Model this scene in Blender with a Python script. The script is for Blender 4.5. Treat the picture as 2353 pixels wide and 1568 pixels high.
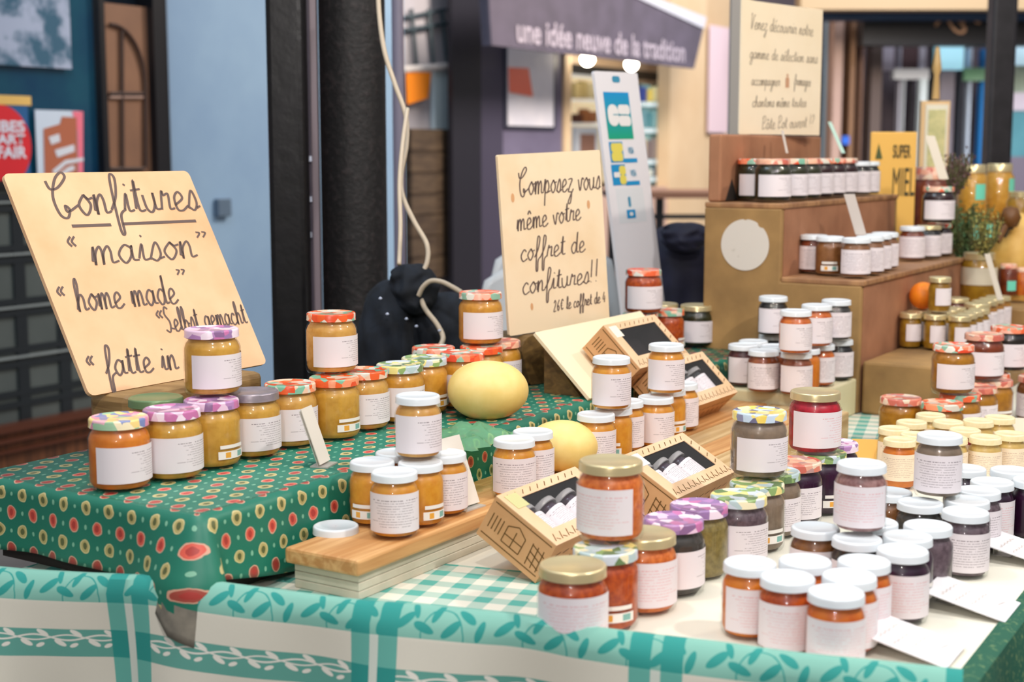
import bpy, bmesh, math, random
from mathutils import Vector, Matrix
random.seed(7)
C = bpy.context.scene.collection
for o in list(bpy.data.objects): bpy.data.objects.remove(o)

# ------------------------------------------------------------------ camera, world, lights, exposure
F = 3268.0; CH = 1.35; PITCH = math.atan(434.0 / F)
CP, SP = math.cos(PITCH), math.sin(PITCH)
cam_d = bpy.data.cameras.new('camera'); cam = bpy.data.objects.new('camera', cam_d); C.objects.link(cam)
cam.location = (0, 0, CH); cam.rotation_euler = (math.pi / 2 - PITCH, 0, 0)
cam_d.sensor_width = 36; cam_d.lens = 36 * F / 2353.0; cam_d.clip_start = .05; cam_d.clip_end = 100
cam_d.dof.use_dof = True; cam_d.dof.focus_distance = 2.15; cam_d.dof.aperture_fstop = 4.3
bpy.context.scene.camera = cam
vs = bpy.context.scene.view_settings
bpy.context.scene.display_settings.display_device = 'sRGB'
vs.view_transform = 'Standard'; vs.look = 'None'; vs.gamma = 1; vs.use_curve_mapping = False; vs.exposure = 0.42

world = bpy.data.worlds.new('world'); bpy.context.scene.world = world; world.use_nodes = True
wn = world.node_tree.nodes; wl = world.node_tree.links
bg = wn['Background']; bg.inputs['Strength'].default_value = 0.55
tc = wn.new('ShaderNodeTexCoord'); sx = wn.new('ShaderNodeSeparateXYZ'); rp = wn.new('ShaderNodeValToRGB')
wl.new(tc.outputs['Generated'], sx.inputs[0]); wl.new(sx.outputs['Z'], rp.inputs[0]); wl.new(rp.outputs[0], bg.inputs[0])
rp.color_ramp.elements[0].color = (.36, .33, .32, 1); rp.color_ramp.elements[0].position = .3
rp.color_ramp.elements[1].color = (.80, .88, 1.0, 1); rp.color_ramp.elements[1].position = .75
def lamp(name, kind, loc, power, col, size=.05, target=None):
    d = bpy.data.lights.new(name, kind); d.energy = power; d.color = col
    if kind == 'AREA': d.shape = 'DISK'; d.size = size
    else: d.shadow_soft_size = size
    o = bpy.data.objects.new(name, d); C.objects.link(o); o.location = loc
    if target is not None: o.rotation_euler = (Vector(target) - Vector(loc)).to_track_quat('-Z', 'Y').to_euler()
    return o
WARM = (1, .88, .74); NEUT = (1, .94, .90)
lamp('stall_lamp', 'POINT', (.10, .15, 2.75), 62, NEUT, .055)
lamp('front_fill', 'POINT', (-.35, -1.1, 2.1), 48, NEUT, .08)  # added fill from behind the camera for the hanging cloth and labels
lamp('stall_lamp', 'POINT', (1.25, 1.25, 2.45), 55, NEUT, .05)
lamp('stall_lamp', 'POINT', (-.25, 1.75, 2.65), 26, WARM, .05)
lamp('stall_lamp', 'POINT', (1.75, 2.6, 2.5), 34, WARM, .05)
lamp('market_hall_daylight', 'AREA', (-1.0, 2.6, 4.2), 38, (.66, .84, 1), 2.0, (-1.2, 6.5, 1.2))
lamp('market_hall_lamp', 'AREA', (1.6, 6.2, 3.6), 170, (1, .86, .72), 1.2, (1.4, 8.6, 1.4))
lamp('market_hall_lamp', 'AREA', (3.2, 8.0, 4.0), 130, (.95, .95, 1), 1.5, (3.4, 11.5, 1.5))

# ------------------------------------------------------------------ projection helpers
def ray(x, y):
    u = (x - 1176.5) / F; v = (784 - y) / F
    return Vector((u, CP + v * SP, -SP + v * CP))
CAM = Vector((0, 0, CH))
def at(x, y, z):
    r = ray(x, y); return CAM + r * ((z - CH) / r.z)
def aty(x, y, Y):
    r = ray(x, y); return CAM + r * (Y / r.y)
def on_plane(x, y, P, n):
    r = ray(x, y); return CAM + r * ((P - CAM).dot(n) / r.dot(n))
def along(P, d, px):            # distance along d from P at which the image x equals px
    u = (px - 1176.5) / F
    Q = P - CAM
    q0 = Q.y * CP - Q.z * SP; q1 = d.y * CP - d.z * SP
    return (u * q0 - Q.x) / (d.x - u * q1)
def along_y(P, d, py):
    v = (784 - py) / F
    Q = P - CAM
    q0 = Q.y * CP - Q.z * SP; q1 = d.y * CP - d.z * SP
    w0 = Q.y * SP + Q.z * CP; w1 = d.y * SP + d.z * CP
    return (v * q0 - w0) / (w1 - v * q1)
AD = math.atan2((3260 - 1176.5) / F, 1 / CP)
D = Vector((math.sin(AD), math.cos(AD), 0)); R = Vector((math.cos(AD), -math.sin(AD), 0)); UP = Vector((0, 0, 1))
def hdir(deg): return Vector((math.sin(math.radians(deg)), math.cos(math.radians(deg)), 0))

# ------------------------------------------------------------------ materials
def hx(s):
    s = s.lstrip('#'); c = [int(s[i:i + 2], 16) / 255 for i in (0, 2, 4)]
    return tuple((v / 12.92 if v <= .04045 else ((v + .055) / 1.055) ** 2.4) for v in c) + (1,)
MC = {}
class E:
    """tiny expression wrapper over shader math nodes"""
    def __init__(s, t, k): s.t = t; s.k = k
    def _m(s, op, *a):
        n = s.t.nodes.new('ShaderNodeMath'); n.operation = op
        for i, q in enumerate((s,) + a):
            if isinstance(q, E): s.t.links.new(q.k, n.inputs[i])
            else: n.inputs[i].default_value = q
        return E(s.t, n.outputs[0])
    def __add__(s, o): return s._m('ADD', o)
    def __sub__(s, o): return s._m('SUBTRACT', o)
    def __mul__(s, o): return s._m('MULTIPLY', o)
    def __truediv__(s, o): return s._m('DIVIDE', o)
    def mod(s, o): return s._m('FLOORED_MODULO', o)
    def floor(s): return s._m('FLOOR')
    def lt(s, o): return s._m('LESS_THAN', o)
    def gt(s, o): return s._m('GREATER_THAN', o)
    def sin(s): return s._m('SINE')
    def abs(s): return s._m('ABSOLUTE')
    def mx(s, o): return s._m('MAXIMUM', o)
    def mn(s, o): return s._m('MINIMUM', o)
    def inv(s): return E(s.t, s._m('MULTIPLY_ADD', -1.0, 1.0).k)
def newmat(name):
    m = bpy.data.materials.new(name); m.use_nodes = True
    return m, m.node_tree, m.node_tree.nodes['Principled BSDF']
def mixc(t, fac, a, b):
    n = t.nodes.new('ShaderNodeMix'); n.data_type = 'RGBA'
    for s, v in ((0, fac), (6, a), (7, b)):
        v = v.k if isinstance(v, E) else v
        if isinstance(v, bpy.types.NodeSocket): t.links.new(v, n.inputs[s])
        else: n.inputs[s].default_value = v
    return n.outputs[2]
def noise(t, scale, detail=3, stretch=None, coord='Object', rough=.55):
    tc = t.nodes.new('ShaderNodeTexCoord'); n = t.nodes.new('ShaderNodeTexNoise')
    n.inputs['Scale'].default_value = scale; n.inputs['Detail'].default_value = detail; n.inputs['Roughness'].default_value = rough
    if stretch:
        mp = t.nodes.new('ShaderNodeMapping'); mp.inputs['Scale'].default_value = stretch
        t.links.new(tc.outputs[coord], mp.inputs[0]); t.links.new(mp.outputs[0], n.inputs[0])
    else: t.links.new(tc.outputs[coord], n.inputs[0])
    return E(t, n.outputs[0])
def M(name, col, rough=.6, metal=0, var=None, scale=8, stretch=None, bump=0, em=0, detail=4, lo=.35, hi=.65):
    if name in MC: return MC[name]
    m, t, p = newmat(name); p.inputs['Roughness'].default_value = rough; p.inputs['Metallic'].default_value = metal
    c = hx(col)
    if var:
        n = noise(t, scale, detail, stretch)
        r = t.nodes.new('ShaderNodeMapRange'); r.inputs[1].default_value = lo; r.inputs[2].default_value = hi
        t.links.new(n.k, r.inputs[0])
        k = mixc(t, E(t, r.outputs[0]), c, hx(var)); t.links.new(k, p.inputs['Base Color'])
        if bump:
            b = t.nodes.new('ShaderNodeBump'); b.inputs['Strength'].default_value = bump; b.inputs['Distance'].default_value = .003
            t.links.new(n.k, b.inputs['Height']); t.links.new(b.outputs[0], p.inputs['Normal'])
    else: p.inputs['Base Color'].default_value = c
    if em:
        p.inputs['Emission Color'].default_value = c; p.inputs['Emission Strength'].default_value = em
    MC[name] = m; return m
def m_glass():
    if 'clear_glass' in MC: return MC['clear_glass']
    m = bpy.data.materials.new('clear_glass'); m.use_nodes = True; t = m.node_tree; t.nodes.clear()
    o = t.nodes.new('ShaderNodeOutputMaterial'); tr = t.nodes.new('ShaderNodeBsdfTransparent'); gl = t.nodes.new('ShaderNodeBsdfGlossy')
    tr.inputs[0].default_value = (.97, .98, .975, 1); gl.inputs['Roughness'].default_value = .03
    fr = t.nodes.new('ShaderNodeFresnel'); fr.inputs[0].default_value = 1.5
    ge = t.nodes.new('ShaderNodeNewGeometry'); mx = t.nodes.new('ShaderNodeMixShader')
    f = E(t, fr.outputs[0]) * E(t, ge.outputs['Backfacing']).inv()
    t.links.new(f.k, mx.inputs[0]); t.links.new(tr.outputs[0], mx.inputs[1]); t.links.new(gl.outputs[0], mx.inputs[2]); t.links.new(mx.outputs[0], o.inputs[0])
    MC['clear_glass'] = m; return m
def m_film(name, tint, gloss=.12):
    if name in MC: return MC[name]
    m = bpy.data.materials.new(name); m.use_nodes = True; t = m.node_tree; t.nodes.clear()
    o = t.nodes.new('ShaderNodeOutputMaterial'); tr = t.nodes.new('ShaderNodeBsdfTransparent'); gl = t.nodes.new('ShaderNodeBsdfPrincipled')
    tr.inputs[0].default_value = hx(tint); gl.inputs['Base Color'].default_value = hx(tint); gl.inputs['Roughness'].default_value = .15
    mx = t.nodes.new('ShaderNodeMixShader'); mx.inputs[0].default_value = gloss
    t.links.new(tr.outputs[0], mx.inputs[1]); t.links.new(gl.outputs[0], mx.inputs[2]); t.links.new(mx.outputs[0], o.inputs[0])
    MC[name] = m; return m
def m_jam(name, a, b, scale=55, tr=.25):
    k = 'jam_' + name
    if k in MC: return MC[k]
    m = bpy.data.materials.new(k); m.use_nodes = True; t = m.node_tree; t.nodes.clear()
    o = t.nodes.new('ShaderNodeOutputMaterial'); df = t.nodes.new('ShaderNodeBsdfPrincipled'); tl = t.nodes.new('ShaderNodeBsdfTranslucent')
    df.inputs['Roughness'].default_value = .35
    n = noise(t, scale, 3)
    r = t.nodes.new('ShaderNodeMapRange'); r.inputs[1].default_value = .38; r.inputs[2].default_value = .68; t.links.new(n.k, r.inputs[0])
    c = mixc(t, E(t, r.outputs[0]), hx(a), hx(b))
    t.links.new(c, df.inputs['Base Color']); t.links.new(c, tl.inputs[0])
    mx = t.nodes.new('ShaderNodeMixShader'); mx.inputs[0].default_value = tr
    t.links.new(df.outputs[0], mx.inputs[1]); t.links.new(tl.outputs[0], mx.inputs[2]); t.links.new(mx.outputs[0], o.inputs[0])
    MC[k] = m; return m
def m_print(name, cols, scale=75):
    k = 'lid_' + name
    if k in MC: return MC[k]
    m, t, p = newmat(k); p.inputs['Roughness'].default_value = .28
    tc = t.nodes.new('ShaderNodeTexCoord'); oi = t.nodes.new('ShaderNodeObjectInfo')
    va = t.nodes.new('ShaderNodeVectorMath'); va.operation = 'ADD'
    sc = t.nodes.new('ShaderNodeVectorMath'); sc.operation = 'SCALE'; sc.inputs[0].default_value = (3, 5, 7)
    t.links.new(oi.outputs['Random'], sc.inputs['Scale'])
    t.links.new(tc.outputs['Object'], va.inputs[0]); t.links.new(sc.outputs[0], va.inputs[1])
    v = t.nodes.new('ShaderNodeTexVoronoi'); v.inputs['Scale'].default_value = scale; t.links.new(va.outputs[0], v.inputs[0])
    sp = t.nodes.new('ShaderNodeSeparateColor'); t.links.new(v.outputs['Color'], sp.inputs[0])
    cr = t.nodes.new('ShaderNodeValToRGB'); cr.color_ramp.interpolation = 'CONSTANT'
    while len(cr.color_ramp.elements) < len(cols): cr.color_ramp.elements.new(.5)
    for i, c in enumerate(cols):
        cr.color_ramp.elements[i].position = i / len(cols); cr.color_ramp.elements[i].color = hx(c)
    t.links.new(sp.outputs[0], cr.inputs[0]); t.links.new(cr.outputs[0], p.inputs['Base Color'])
    MC[k] = m; return m
def m_label(name, ink, style, paper='#E9E1E4'):
    k = 'label_' + name
    if k in MC: return MC[k]
    m, t, p = newmat(k); p.inputs['Roughness'].default_value = .55
    uv = t.nodes.new('ShaderNodeUVMap'); s = t.nodes.new('ShaderNodeSeparateXYZ'); t.links.new(uv.outputs[0], s.inputs[0])
    u, v = E(t, s.outputs[0]), E(t, s.outputs[1])
    NR = 15.0
    row = (v * NR).floor(); fr = (v * NR).mod(1.0)
    w = t.nodes.new('ShaderNodeTexWhiteNoise'); w.noise_dimensions = '1D'; t.links.new(row.k, w.inputs['W']); rnd = E(t, w.outputs[0])
    cb = t.nodes.new('ShaderNodeCombineXYZ'); t.links.new((u * 60.0).k, cb.inputs[0]); t.links.new((row * 3.7).k, cb.inputs[1])
    nz = t.nodes.new('ShaderNodeTexNoise'); nz.inputs['Scale'].default_value = 1.0; nz.inputs['Detail'].default_value = 0; t.links.new(cb.outputs[0], nz.inputs[0])
    wd = E(t, nz.outputs[0]).gt(.40)
    inr = row.gt(1.5) * row.lt(12.5)
    if style == 'side':
        a = u.gt((rnd * .25) + .42); b = u.lt(.95)
    else:
        a = u.gt(rnd * .18 + .10); b = u.lt((rnd * -.22) + .95)
    title = row.gt(11.5) * row.lt(12.5)
    line = fr.gt(.30) * fr.lt(.62)
    ink_m = line * inr * a * b * wd
    strong = (title * .35 + .5) * ink_m
    c = mixc(t, strong, hx(paper), hx(ink)); t.links.new(c, p.inputs['Base Color'])
    MC[k] = m; return m
def m_strip():
    if 'label_strip' in MC: return MC['label_strip']
    m, t, p = newmat('label_strip'); p.inputs['Roughness'].default_value = .5
    uv = t.nodes.new('ShaderNodeUVMap'); s = t.nodes.new('ShaderNodeSeparateXYZ'); t.links.new(uv.outputs[0], s.inputs[0])
    u, v = E(t, s.outputs[0]), E(t, s.outputs[1])
    q = u.gt(.22) * u.lt(.40) * v.gt(.15) * v.lt(.85); g = u.gt(.66) * u.lt(.9) * v.gt(.15) * v.lt(.85)
    c = mixc(t, q, hx('#EFEAE2'), hx('#E8A63C')); c = mixc(t, g, c, hx('#7FB3AA')); t.links.new(c, p.inputs['Base Color'])
    MC['label_strip'] = m; return m
def m_wood(name, a, b, stretch, scale=10, rough=.55, rot=None):
    if name in MC: return MC[name]
    m, t, p = newmat(name); p.inputs['Roughness'].default_value = rough
    tc = t.nodes.new('ShaderNodeTexCoord'); mp = t.nodes.new('ShaderNodeMapping'); mp.inputs['Scale'].default_value = stretch
    t.links.new(tc.outputs['Object'], mp.inputs[0])
    w = t.nodes.new('ShaderNodeTexNoise'); w.inputs['Scale'].default_value = scale; w.inputs['Detail'].default_value = 5; w.inputs['Distortion'].default_value = .6
    t.links.new(mp.outputs[0], w.inputs[0])
    r = t.nodes.new('ShaderNodeMapRange'); r.inputs[1].default_value = .35; r.inputs[2].default_value = .62; t.links.new(w.outputs[0], r.inputs[0])
    n2 = noise(t, 5, 2); f = E(t, r.outputs[0]) * .75 + n2 * .3
    c = mixc(t, f, hx(a), hx(b)); t.links.new(c, p.inputs['Base Color'])
    MC[name] = m; return m

# ------------------------------------------------------------------ mesh helpers
class MB:
    def __init__(s): s.v = []; s.f = []; s.uv = []; s.mi = []
    def quad(s, a, b, c, d, uv=None, mi=0):
        n = len(s.v); s.v += [Vector(p) for p in (a, b, c, d)]; s.f.append((n, n + 1, n + 2, n + 3)); s.uv.append(uv or [(0, 0), (1, 0), (1, 1), (0, 1)]); s.mi.append(mi)
    def poly(s, pts, mi=0):
        n = len(s.v); s.v += [Vector(p) for p in pts]; s.f.append(tuple(range(n, n + len(pts)))); s.uv.append([(0, 0)] * len(pts)); s.mi.append(mi)
    def box(s, O, X, Y, Z, mi=0, shared=True):
        O, X, Y, Z = map(Vector, (O, X, Y, Z)); n = len(s.v)
        s.v += [O, O + X, O + X + Y, O + Y, O + Z, O + X + Z, O + X + Y + Z, O + Y + Z]
        fs = [(0, 3, 2, 1), (4, 5, 6, 7), (0, 1, 5, 4), (1, 2, 6, 5), (2, 3, 7, 6), (3, 0, 4, 7)]
        if X.cross(Y).dot(Z) < 0: fs = [f[::-1] for f in fs]
        for f in fs: s.f.append(tuple(n + i for i in f)); s.uv.append([(0, 0), (1, 0), (1, 1), (0, 1)]); s.mi.append(mi)
    def prism(s, pts, off, mi=0):
        off = Vector(off); n = len(s.v); k = len(pts); s.v += [Vector(p) for p in pts] + [Vector(p) + off for p in pts]
        fl = [tuple(n + i for i in range(k)), tuple(n + k + i for i in reversed(range(k)))]
        for i in range(k): j = (i + 1) % k; fl.append((n + i, n + k + i, n + k + j, n + j))
        for f in fl: s.f.append(f); s.uv.append([(0, 0)] * len(f)); s.mi.append(mi)
    def grid(s, rows, uvs, mi=0):
        n = len(s.v); h = len(rows); w = len(rows[0])
        for r in rows: s.v += [Vector(p) for p in r]
        for i in range(h - 1):
            for j in range(w - 1):
                s.f.append((n + i * w + j, n + i * w + j + 1, n + (i + 1) * w + j + 1, n + (i + 1) * w + j))
                s.uv.append([uvs[i][j], uvs[i][j + 1], uvs[i + 1][j + 1], uvs[i + 1][j]]); s.mi.append(mi)
    def lathe(s, prof, n=40, mi=0, base=(0, 0, 0), a0=0, a1=None):
        full = a1 is None; B = Vector(base); k0 = len(s.v); a1 = 2 * math.pi if full else a1
        cols = n if full else n + 1
        for j in range(cols):
            a = a0 + (a1 - a0) * j / n
            for r, z in prof: s.v.append(B + Vector((r * math.sin(a), -r * math.cos(a), z)))
        m = len(prof)
        for j in range(n):
            j2 = (j + 1) % cols
            for i in range(m - 1):
                q = [(k0 + j * m + i), (k0 + j2 * m + i), (k0 + j2 * m + i + 1), (k0 + j * m + i + 1)]
                s.f.append(tuple(q)); s.uv.append([(j / n, i / (m - 1)), ((j + 1) / n, i / (m - 1)), ((j + 1) / n, (i + 1) / (m - 1)), (j / n, (i + 1) / (m - 1))]); s.mi.append(mi)
    def tube(s, pts, r, n=10, mi=0, cap=True):
        pts = [Vector(p) for p in pts]; k0 = len(s.v); ref = Vector((0, 0, 1))
        rs = r if isinstance(r, (list, tuple)) else [r] * len(pts)
        for i, p in enumerate(pts):
            tg = (pts[min(i + 1, len(pts) - 1)] - pts[max(i - 1, 0)]).normalized()
            a = tg.cross(ref)
            if a.length < .05: a = tg.cross(Vector((1, 0, 0)))
            a.normalize(); b = tg.cross(a)
            for j in range(n):
                th = 2 * math.pi * j / n; s.v.append(p + (a * math.cos(th) + b * math.sin(th)) * rs[i])
        for i in range(len(pts) - 1):
            for j in range(n):
                j2 = (j + 1) % n; s.f.append((k0 + i * n + j, k0 + i * n + j2, k0 + (i + 1) * n + j2, k0 + (i + 1) * n + j)); s.uv.append([(0, 0)] * 4); s.mi.append(mi)
        if cap:
            s.f.append(tuple(k0 + j for j in reversed(range(n)))); s.uv.append([(0, 0)] * n); s.mi.append(mi)
            e = k0 + (len(pts) - 1) * n; s.f.append(tuple(e + j for j in range(n))); s.uv.append([(0, 0)] * n); s.mi.append(mi)
    def mesh(s, name, smooth=False, merge=False):
        me = bpy.data.meshes.new(name); me.from_pydata([tuple(v) for v in s.v], [], s.f)
        ul = me.uv_layers.new(name='UVMap'); k = 0; flat = []
        for u in s.uv:
            for c in u: flat += [c[0], c[1]]
        ul.data.foreach_set('uv', flat); me.polygons.foreach_set('material_index', s.mi)
        if merge or smooth:
            bm = bmesh.new(); bm.from_mesh(me); bmesh.ops.remove_doubles(bm, verts=bm.verts, dist=1e-5)
            if merge == 'n': bmesh.ops.recalc_face_normals(bm, faces=bm.faces)
            bm.to_mesh(me); bm.free()
        if smooth:
            me.polygons.foreach_set('use_smooth', [True] * len(me.polygons))
            if smooth != 'all' and hasattr(me, 'set_sharp_from_angle'): me.set_sharp_from_angle(angle=math.radians(smooth if smooth is not True else 35))
        me.update(); return me
def link(name, me, mats, parent=None, loc=None, mw=None):
    o = bpy.data.objects.new(name, me); C.objects.link(o)
    for m in (mats if isinstance(mats, (list, tuple)) else [mats]):
        if len(me.materials) < (len(mats) if isinstance(mats, (list, tuple)) else 1): me.materials.append(m)
    if parent is not None: o.parent = parent
    if loc is not None: o.location = loc
    return o
def build(name, mb, mats, parent=None, smooth=False, merge=False, bevel=0, world=True, loc=None):
    """mesh coordinates are world coordinates; the parent's placement is taken out"""
    me = mb.mesh(name, smooth, merge)
    if parent is not None and world:
        bpy.context.view_layer.update(); me.transform(parent.matrix_world.inverted())
    elif parent is None and world:
        # origin at the base centre of the mesh
        vs_ = [v.co for v in me.vertices]
        c = Vector(((min(v.x for v in vs_) + max(v.x for v in vs_)) / 2, (min(v.y for v in vs_) + max(v.y for v in vs_)) / 2, min(v.z for v in vs_)))
        me.transform(Matrix.Translation(-c)); loc = c
    o = link(name, me, mats, parent, loc)
    if bevel:
        b = o.modifiers.new('bevel', 'BEVEL'); b.width = bevel; b.segments = 2; b.limit_method = 'ANGLE'; b.angle_limit = math.radians(40)
    return o
def tag(o, label=None, cat=None, group=None, kind=None):
    if label: o['label'] = label
    if cat: o['category'] = cat
    if group: o['group'] = group
    if kind: o['kind'] = kind
    return o
def empty(name, loc, label, cat, group=None, rot=None):
    o = bpy.data.objects.new(name, None); C.objects.link(o); o.location = loc; o.empty_display_size = .05
    if rot is not None: o.rotation_euler = rot
    bpy.context.view_layer.update()
    return tag(o, label, cat, group)
def struct(name, mb, mats, **k): return tag(build(name, mb, mats, **k), kind='structure')

# ------------------------------------------------------------------ handwriting
G = {
 'a': (1.0, [[(.7, .8), (.38, 1), (.05, .5), (.3, 0), (.62, .35), (.72, .95), (.72, .2), (1.0, .12)]]),
 'b': (.9, [[(0, .1), (.35, 1.5), (.25, 2), (.12, 1.5), (.15, .1), (.5, 0), (.65, .5), (.4, .85), (.2, .5)], [(.62, .5), (.9, .55)]]),
 'c': (.8, [[(.65, .8), (.38, 1), (.05, .5), (.3, 0), (.8, .2)]]),
 'd': (1.0, [[(.7, .8), (.38, 1), (.05, .5), (.3, 0), (.62, .35), (.78, 1.9), (.72, .2), (1.0, .12)]]),
 'e': (.85, [[(.05, .3), (.6, .65), (.42, 1), (.12, .7), (.15, .1), (.45, 0), (.85, .25)]]),
 'f': (.75, [[(0, .2), (.42, .9), (.6, 1.8), (.38, 2.0), (.27, 1.2), (.22, -.8), (.4, -1.0), (.45, -.1), (.8, .2)]]),
 'g': (.95, [[(.7, .8), (.38, 1), (.05, .5), (.3, .0), (.62, .35), (.72, .95), (.7, -.7), (.42, -1.0), (.2, -.6), (.95, .2)]]),
 'h': (.95, [[(0, .1), (.35, 1.4), (.3, 2), (.15, 1.6), (.12, 0), (.15, .5), (.42, 1), (.62, .75), (.64, .1), (.95, .15)]]),
 'i': (.55, [[(0, .2), (.25, 1), (.25, .15), (.55, .15)], [(.27, 1.42), (.31, 1.5)]]),
 'j': (.5, [[(0, .2), (.25, 1), (.22, -.7), (.0, -1.0), (-.1, -.6), (.5, .2)], [(.27, 1.42), (.31, 1.5)]]),
 'l': (.55, [[(0, .1), (.4, 1.4), (.3, 2), (.15, 1.5), (.2, .15), (.55, .15)]]),
 'm': (1.25, [[(0, .2), (.12, 1), (.12, 0), (.18, .6), (.4, 1), (.5, .7), (.5, 0), (.56, .6), (.8, 1), (.92, .7), (.94, .1), (1.25, .15)]]),
 'n': (.9, [[(0, .2), (.12, 1), (.12, 0), (.18, .6), (.45, 1), (.58, .7), (.6, .1), (.9, .15)]]),
 'o': (.85, [[(.4, 1), (.05, .5), (.35, 0), (.68, .5), (.4, 1), (.6, .8), (.85, .85)]]),
 'p': (.95, [[(0, .2), (.22, 1.1), (.15, -.95)], [(.17, .6), (.5, 1), (.72, .5), (.45, .05), (.2, .15)], [(.5, .05), (.95, .2)]]),
 'q': (.95, [[(.7, .8), (.38, 1), (.05, .5), (.3, 0), (.62, .35), (.72, .95), (.7, -.95)], [(.7, -.2), (.95, .2)]]),
 'r': (.8, [[(0, .1), (.22, 1.05), (.3, .85), (.58, .9), (.52, .15), (.8, .15)]]),
 's': (.75, [[(0, .1), (.4, 1.05), (.58, .4), (.35, 0), (.08, .15)], [(.5, .1), (.75, .2)]]),
 't': (.65, [[(.1, .2), (.32, 1.7), (.28, .2), (.65, .12)], [(.02, 1.15), (.6, 1.22)]]),
 'u': (.95, [[(0, .9), (.08, .2), (.35, .0), (.6, .4), (.62, 1), (.64, .2), (.95, .15)]]),
 'v': (.8, [[(0, .9), (.3, 0), (.55, .95), (.8, .85)]]),
 'z': (.8, [[(.05, .95), (.6, .95), (.1, .05), (.55, -.1), (.4, -.9), (.1, -.8), (.8, .2)]]),
 'C': (1.3, [[(-.1, 1.75), (.05, 1.35), (.45, 1.4), (.95, 1.9), (.8, 2.15), (.4, 1.8), (.1, .95), (.25, .1), (.6, -.1), (.8, .3), (.62, .5), (.7, .2), (1.3, .5)]]),
 'S': (1.2, [[(.9, 1.9), (.5, 2.1), (.3, 1.5), (.75, .8), (.5, 0), (.0, .2)], [(.75, .3), (1.2, .2)]]),
 'V': (1.0, [[(.0, 2.0), (.15, 2.1), (.3, 0), (.75, 1.9), (1.0, 1.9)]]),
 'P': (1.1, [[(.2, 2.0), (.15, 0)], [(.0, 1.7), (.5, 2.1), (.85, 1.6), (.5, 1.0), (.2, 1.0)], [(.2, .05), (1.1, .3)]]),
 'q_': (.4, []),
 '2': (.85, [[(.1, 1.3), (.4, 1.7), (.6, 1.2), (.05, 0), (.7, .05)]]), '6': (.85, [[(.6, 1.7), (.1, .7), (.3, 0), (.6, .4), (.35, .8), (.12, .5)]]),
 '4': (.85, [[(.4, 1.7), (.05, .6), (.75, .6)], [(.55, 1.1), (.5, 0)]]), '$': (.95, [[(.8, 1.4), (.5, 1.7), (.2, .9), (.4, .1), (.8, .3)], [(.0, 1.05), (.6, 1.1)], [(.0, .7), (.55, .75)]]),
 '!': (.5, [[(.2, 2.1), (.15, .5)], [(.12, .05), (.16, .1)]]), '?': (.8, [[(.1, 1.5), (.4, 2.0), (.65, 1.5), (.3, .9), (.28, .5)], [(.26, .05), (.3, .1)]]),
 '<': (.8, [[(.35, 1.6), (.1, 1.2), (.35, .8)], [(.65, 1.6), (.4, 1.2), (.65, .8)]]), '>': (.8, [[(.1, 2.0), (.35, 1.9), (.15, 1.5)], [(.5, 2.0), (.75, 1.9), (.55, 1.5)]]),
 ' ': (.7, []),
}
ACC = {'é': ('e', [[(.35, 1.3), (.6, 1.7)]]), 'ê': ('e', [[(.2, 1.3), (.4, 1.6), (.62, 1.3)]]), 'ô': ('o', [[(.2, 1.3), (.4, 1.6), (.62, 1.3)]]), 'â': ('a', [[(.2, 1.3), (.4, 1.6), (.62, 1.3)]])}
def smooth_line(p, sub=7):
    if len(p) < 3: return p
    out = []
    for i in range(len(p) - 1):
        a, b, c, d = p[max(i - 1, 0)], p[i], p[i + 1], p[min(i + 2, len(p) - 1)]
        for k in range(sub):
            t = k / sub
            out.append(tuple(.5 * ((2 * b[j]) + (-a[j] + c[j]) * t + (2 * a[j] - 5 * b[j] + 4 * c[j] - d[j]) * t * t + (-a[j] + 3 * b[j] - 3 * c[j] + d[j]) * t ** 3) for j in (0, 1)))
    return out + [p[-1]]
def glyph_strokes(text):
    x = 0; S = []
    for ch in text:
        extra = []
        if ch in ACC: ch, extra = ACC[ch]
        w, st = G[ch]
        for s in st + extra: S.append(smooth_line([(px + x, py) for px, py in s]))
        x += w + (.12 if ch in '<>24!6$' else 0)
    return S, x
def write_line(mb, text, P0, P1, toloc, lw, xh=None, slant=.15):
    """cursive text from local point of pixel P0 to that of P1; toloc maps pixel -> (u, v) on the board"""
    a, b = Vector(toloc(*P0)), Vector(toloc(*P1)); S, w = glyph_strokes(text)
    ex = (b - a) / w; sx_ = ex.length; ey = Vector((-ex.y, ex.x)).normalized() * (xh or sx_)
    for st in S: ribbon(mb, [a + ex * (px + slant * py) + ey * py for px, py in st], lw)
def ribbon(mb, pts, lw, z=.0):
    pts = [Vector(p) for p in pts]; n = len(mb.v); k = 0; rows = []
    for i, p in enumerate(pts):
        d = pts[min(i + 1, len(pts) - 1)] - pts[max(i - 1, 0)]
        if d.length < 1e-9: d = Vector((1, 0))
        d.normalize(); nn = Vector((-d.y, d.x)); w = lw * (.38 + .22 * abs(d.y))
        rows.append([(p + nn * w), (p - nn * w)])
    for i in range(len(rows) - 1):
        a, b = rows[i], rows[i + 1]
        mb.quad((a[0].x, a[0].y, z), (a[1].x, a[1].y, z), (b[1].x, b[1].y, z), (b[0].x, b[0].y, z))
def text_mesh(body, size, bold=.0, extr=.0):
    cu = bpy.data.curves.new('t', 'FONT'); cu.body = body; cu.size = size; cu.offset = bold; cu.extrude = extr; cu.align_x = 'CENTER'; cu.align_y = 'CENTER'
    o = bpy.data.objects.new('t', cu); C.objects.link(o); bpy.context.view_layer.update()
    me = bpy.data.meshes.new_from_object(o.evaluated_get(bpy.context.evaluated_depsgraph_get()))
    bpy.data.objects.remove(o); bpy.data.curves.remove(cu); return me
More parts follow.
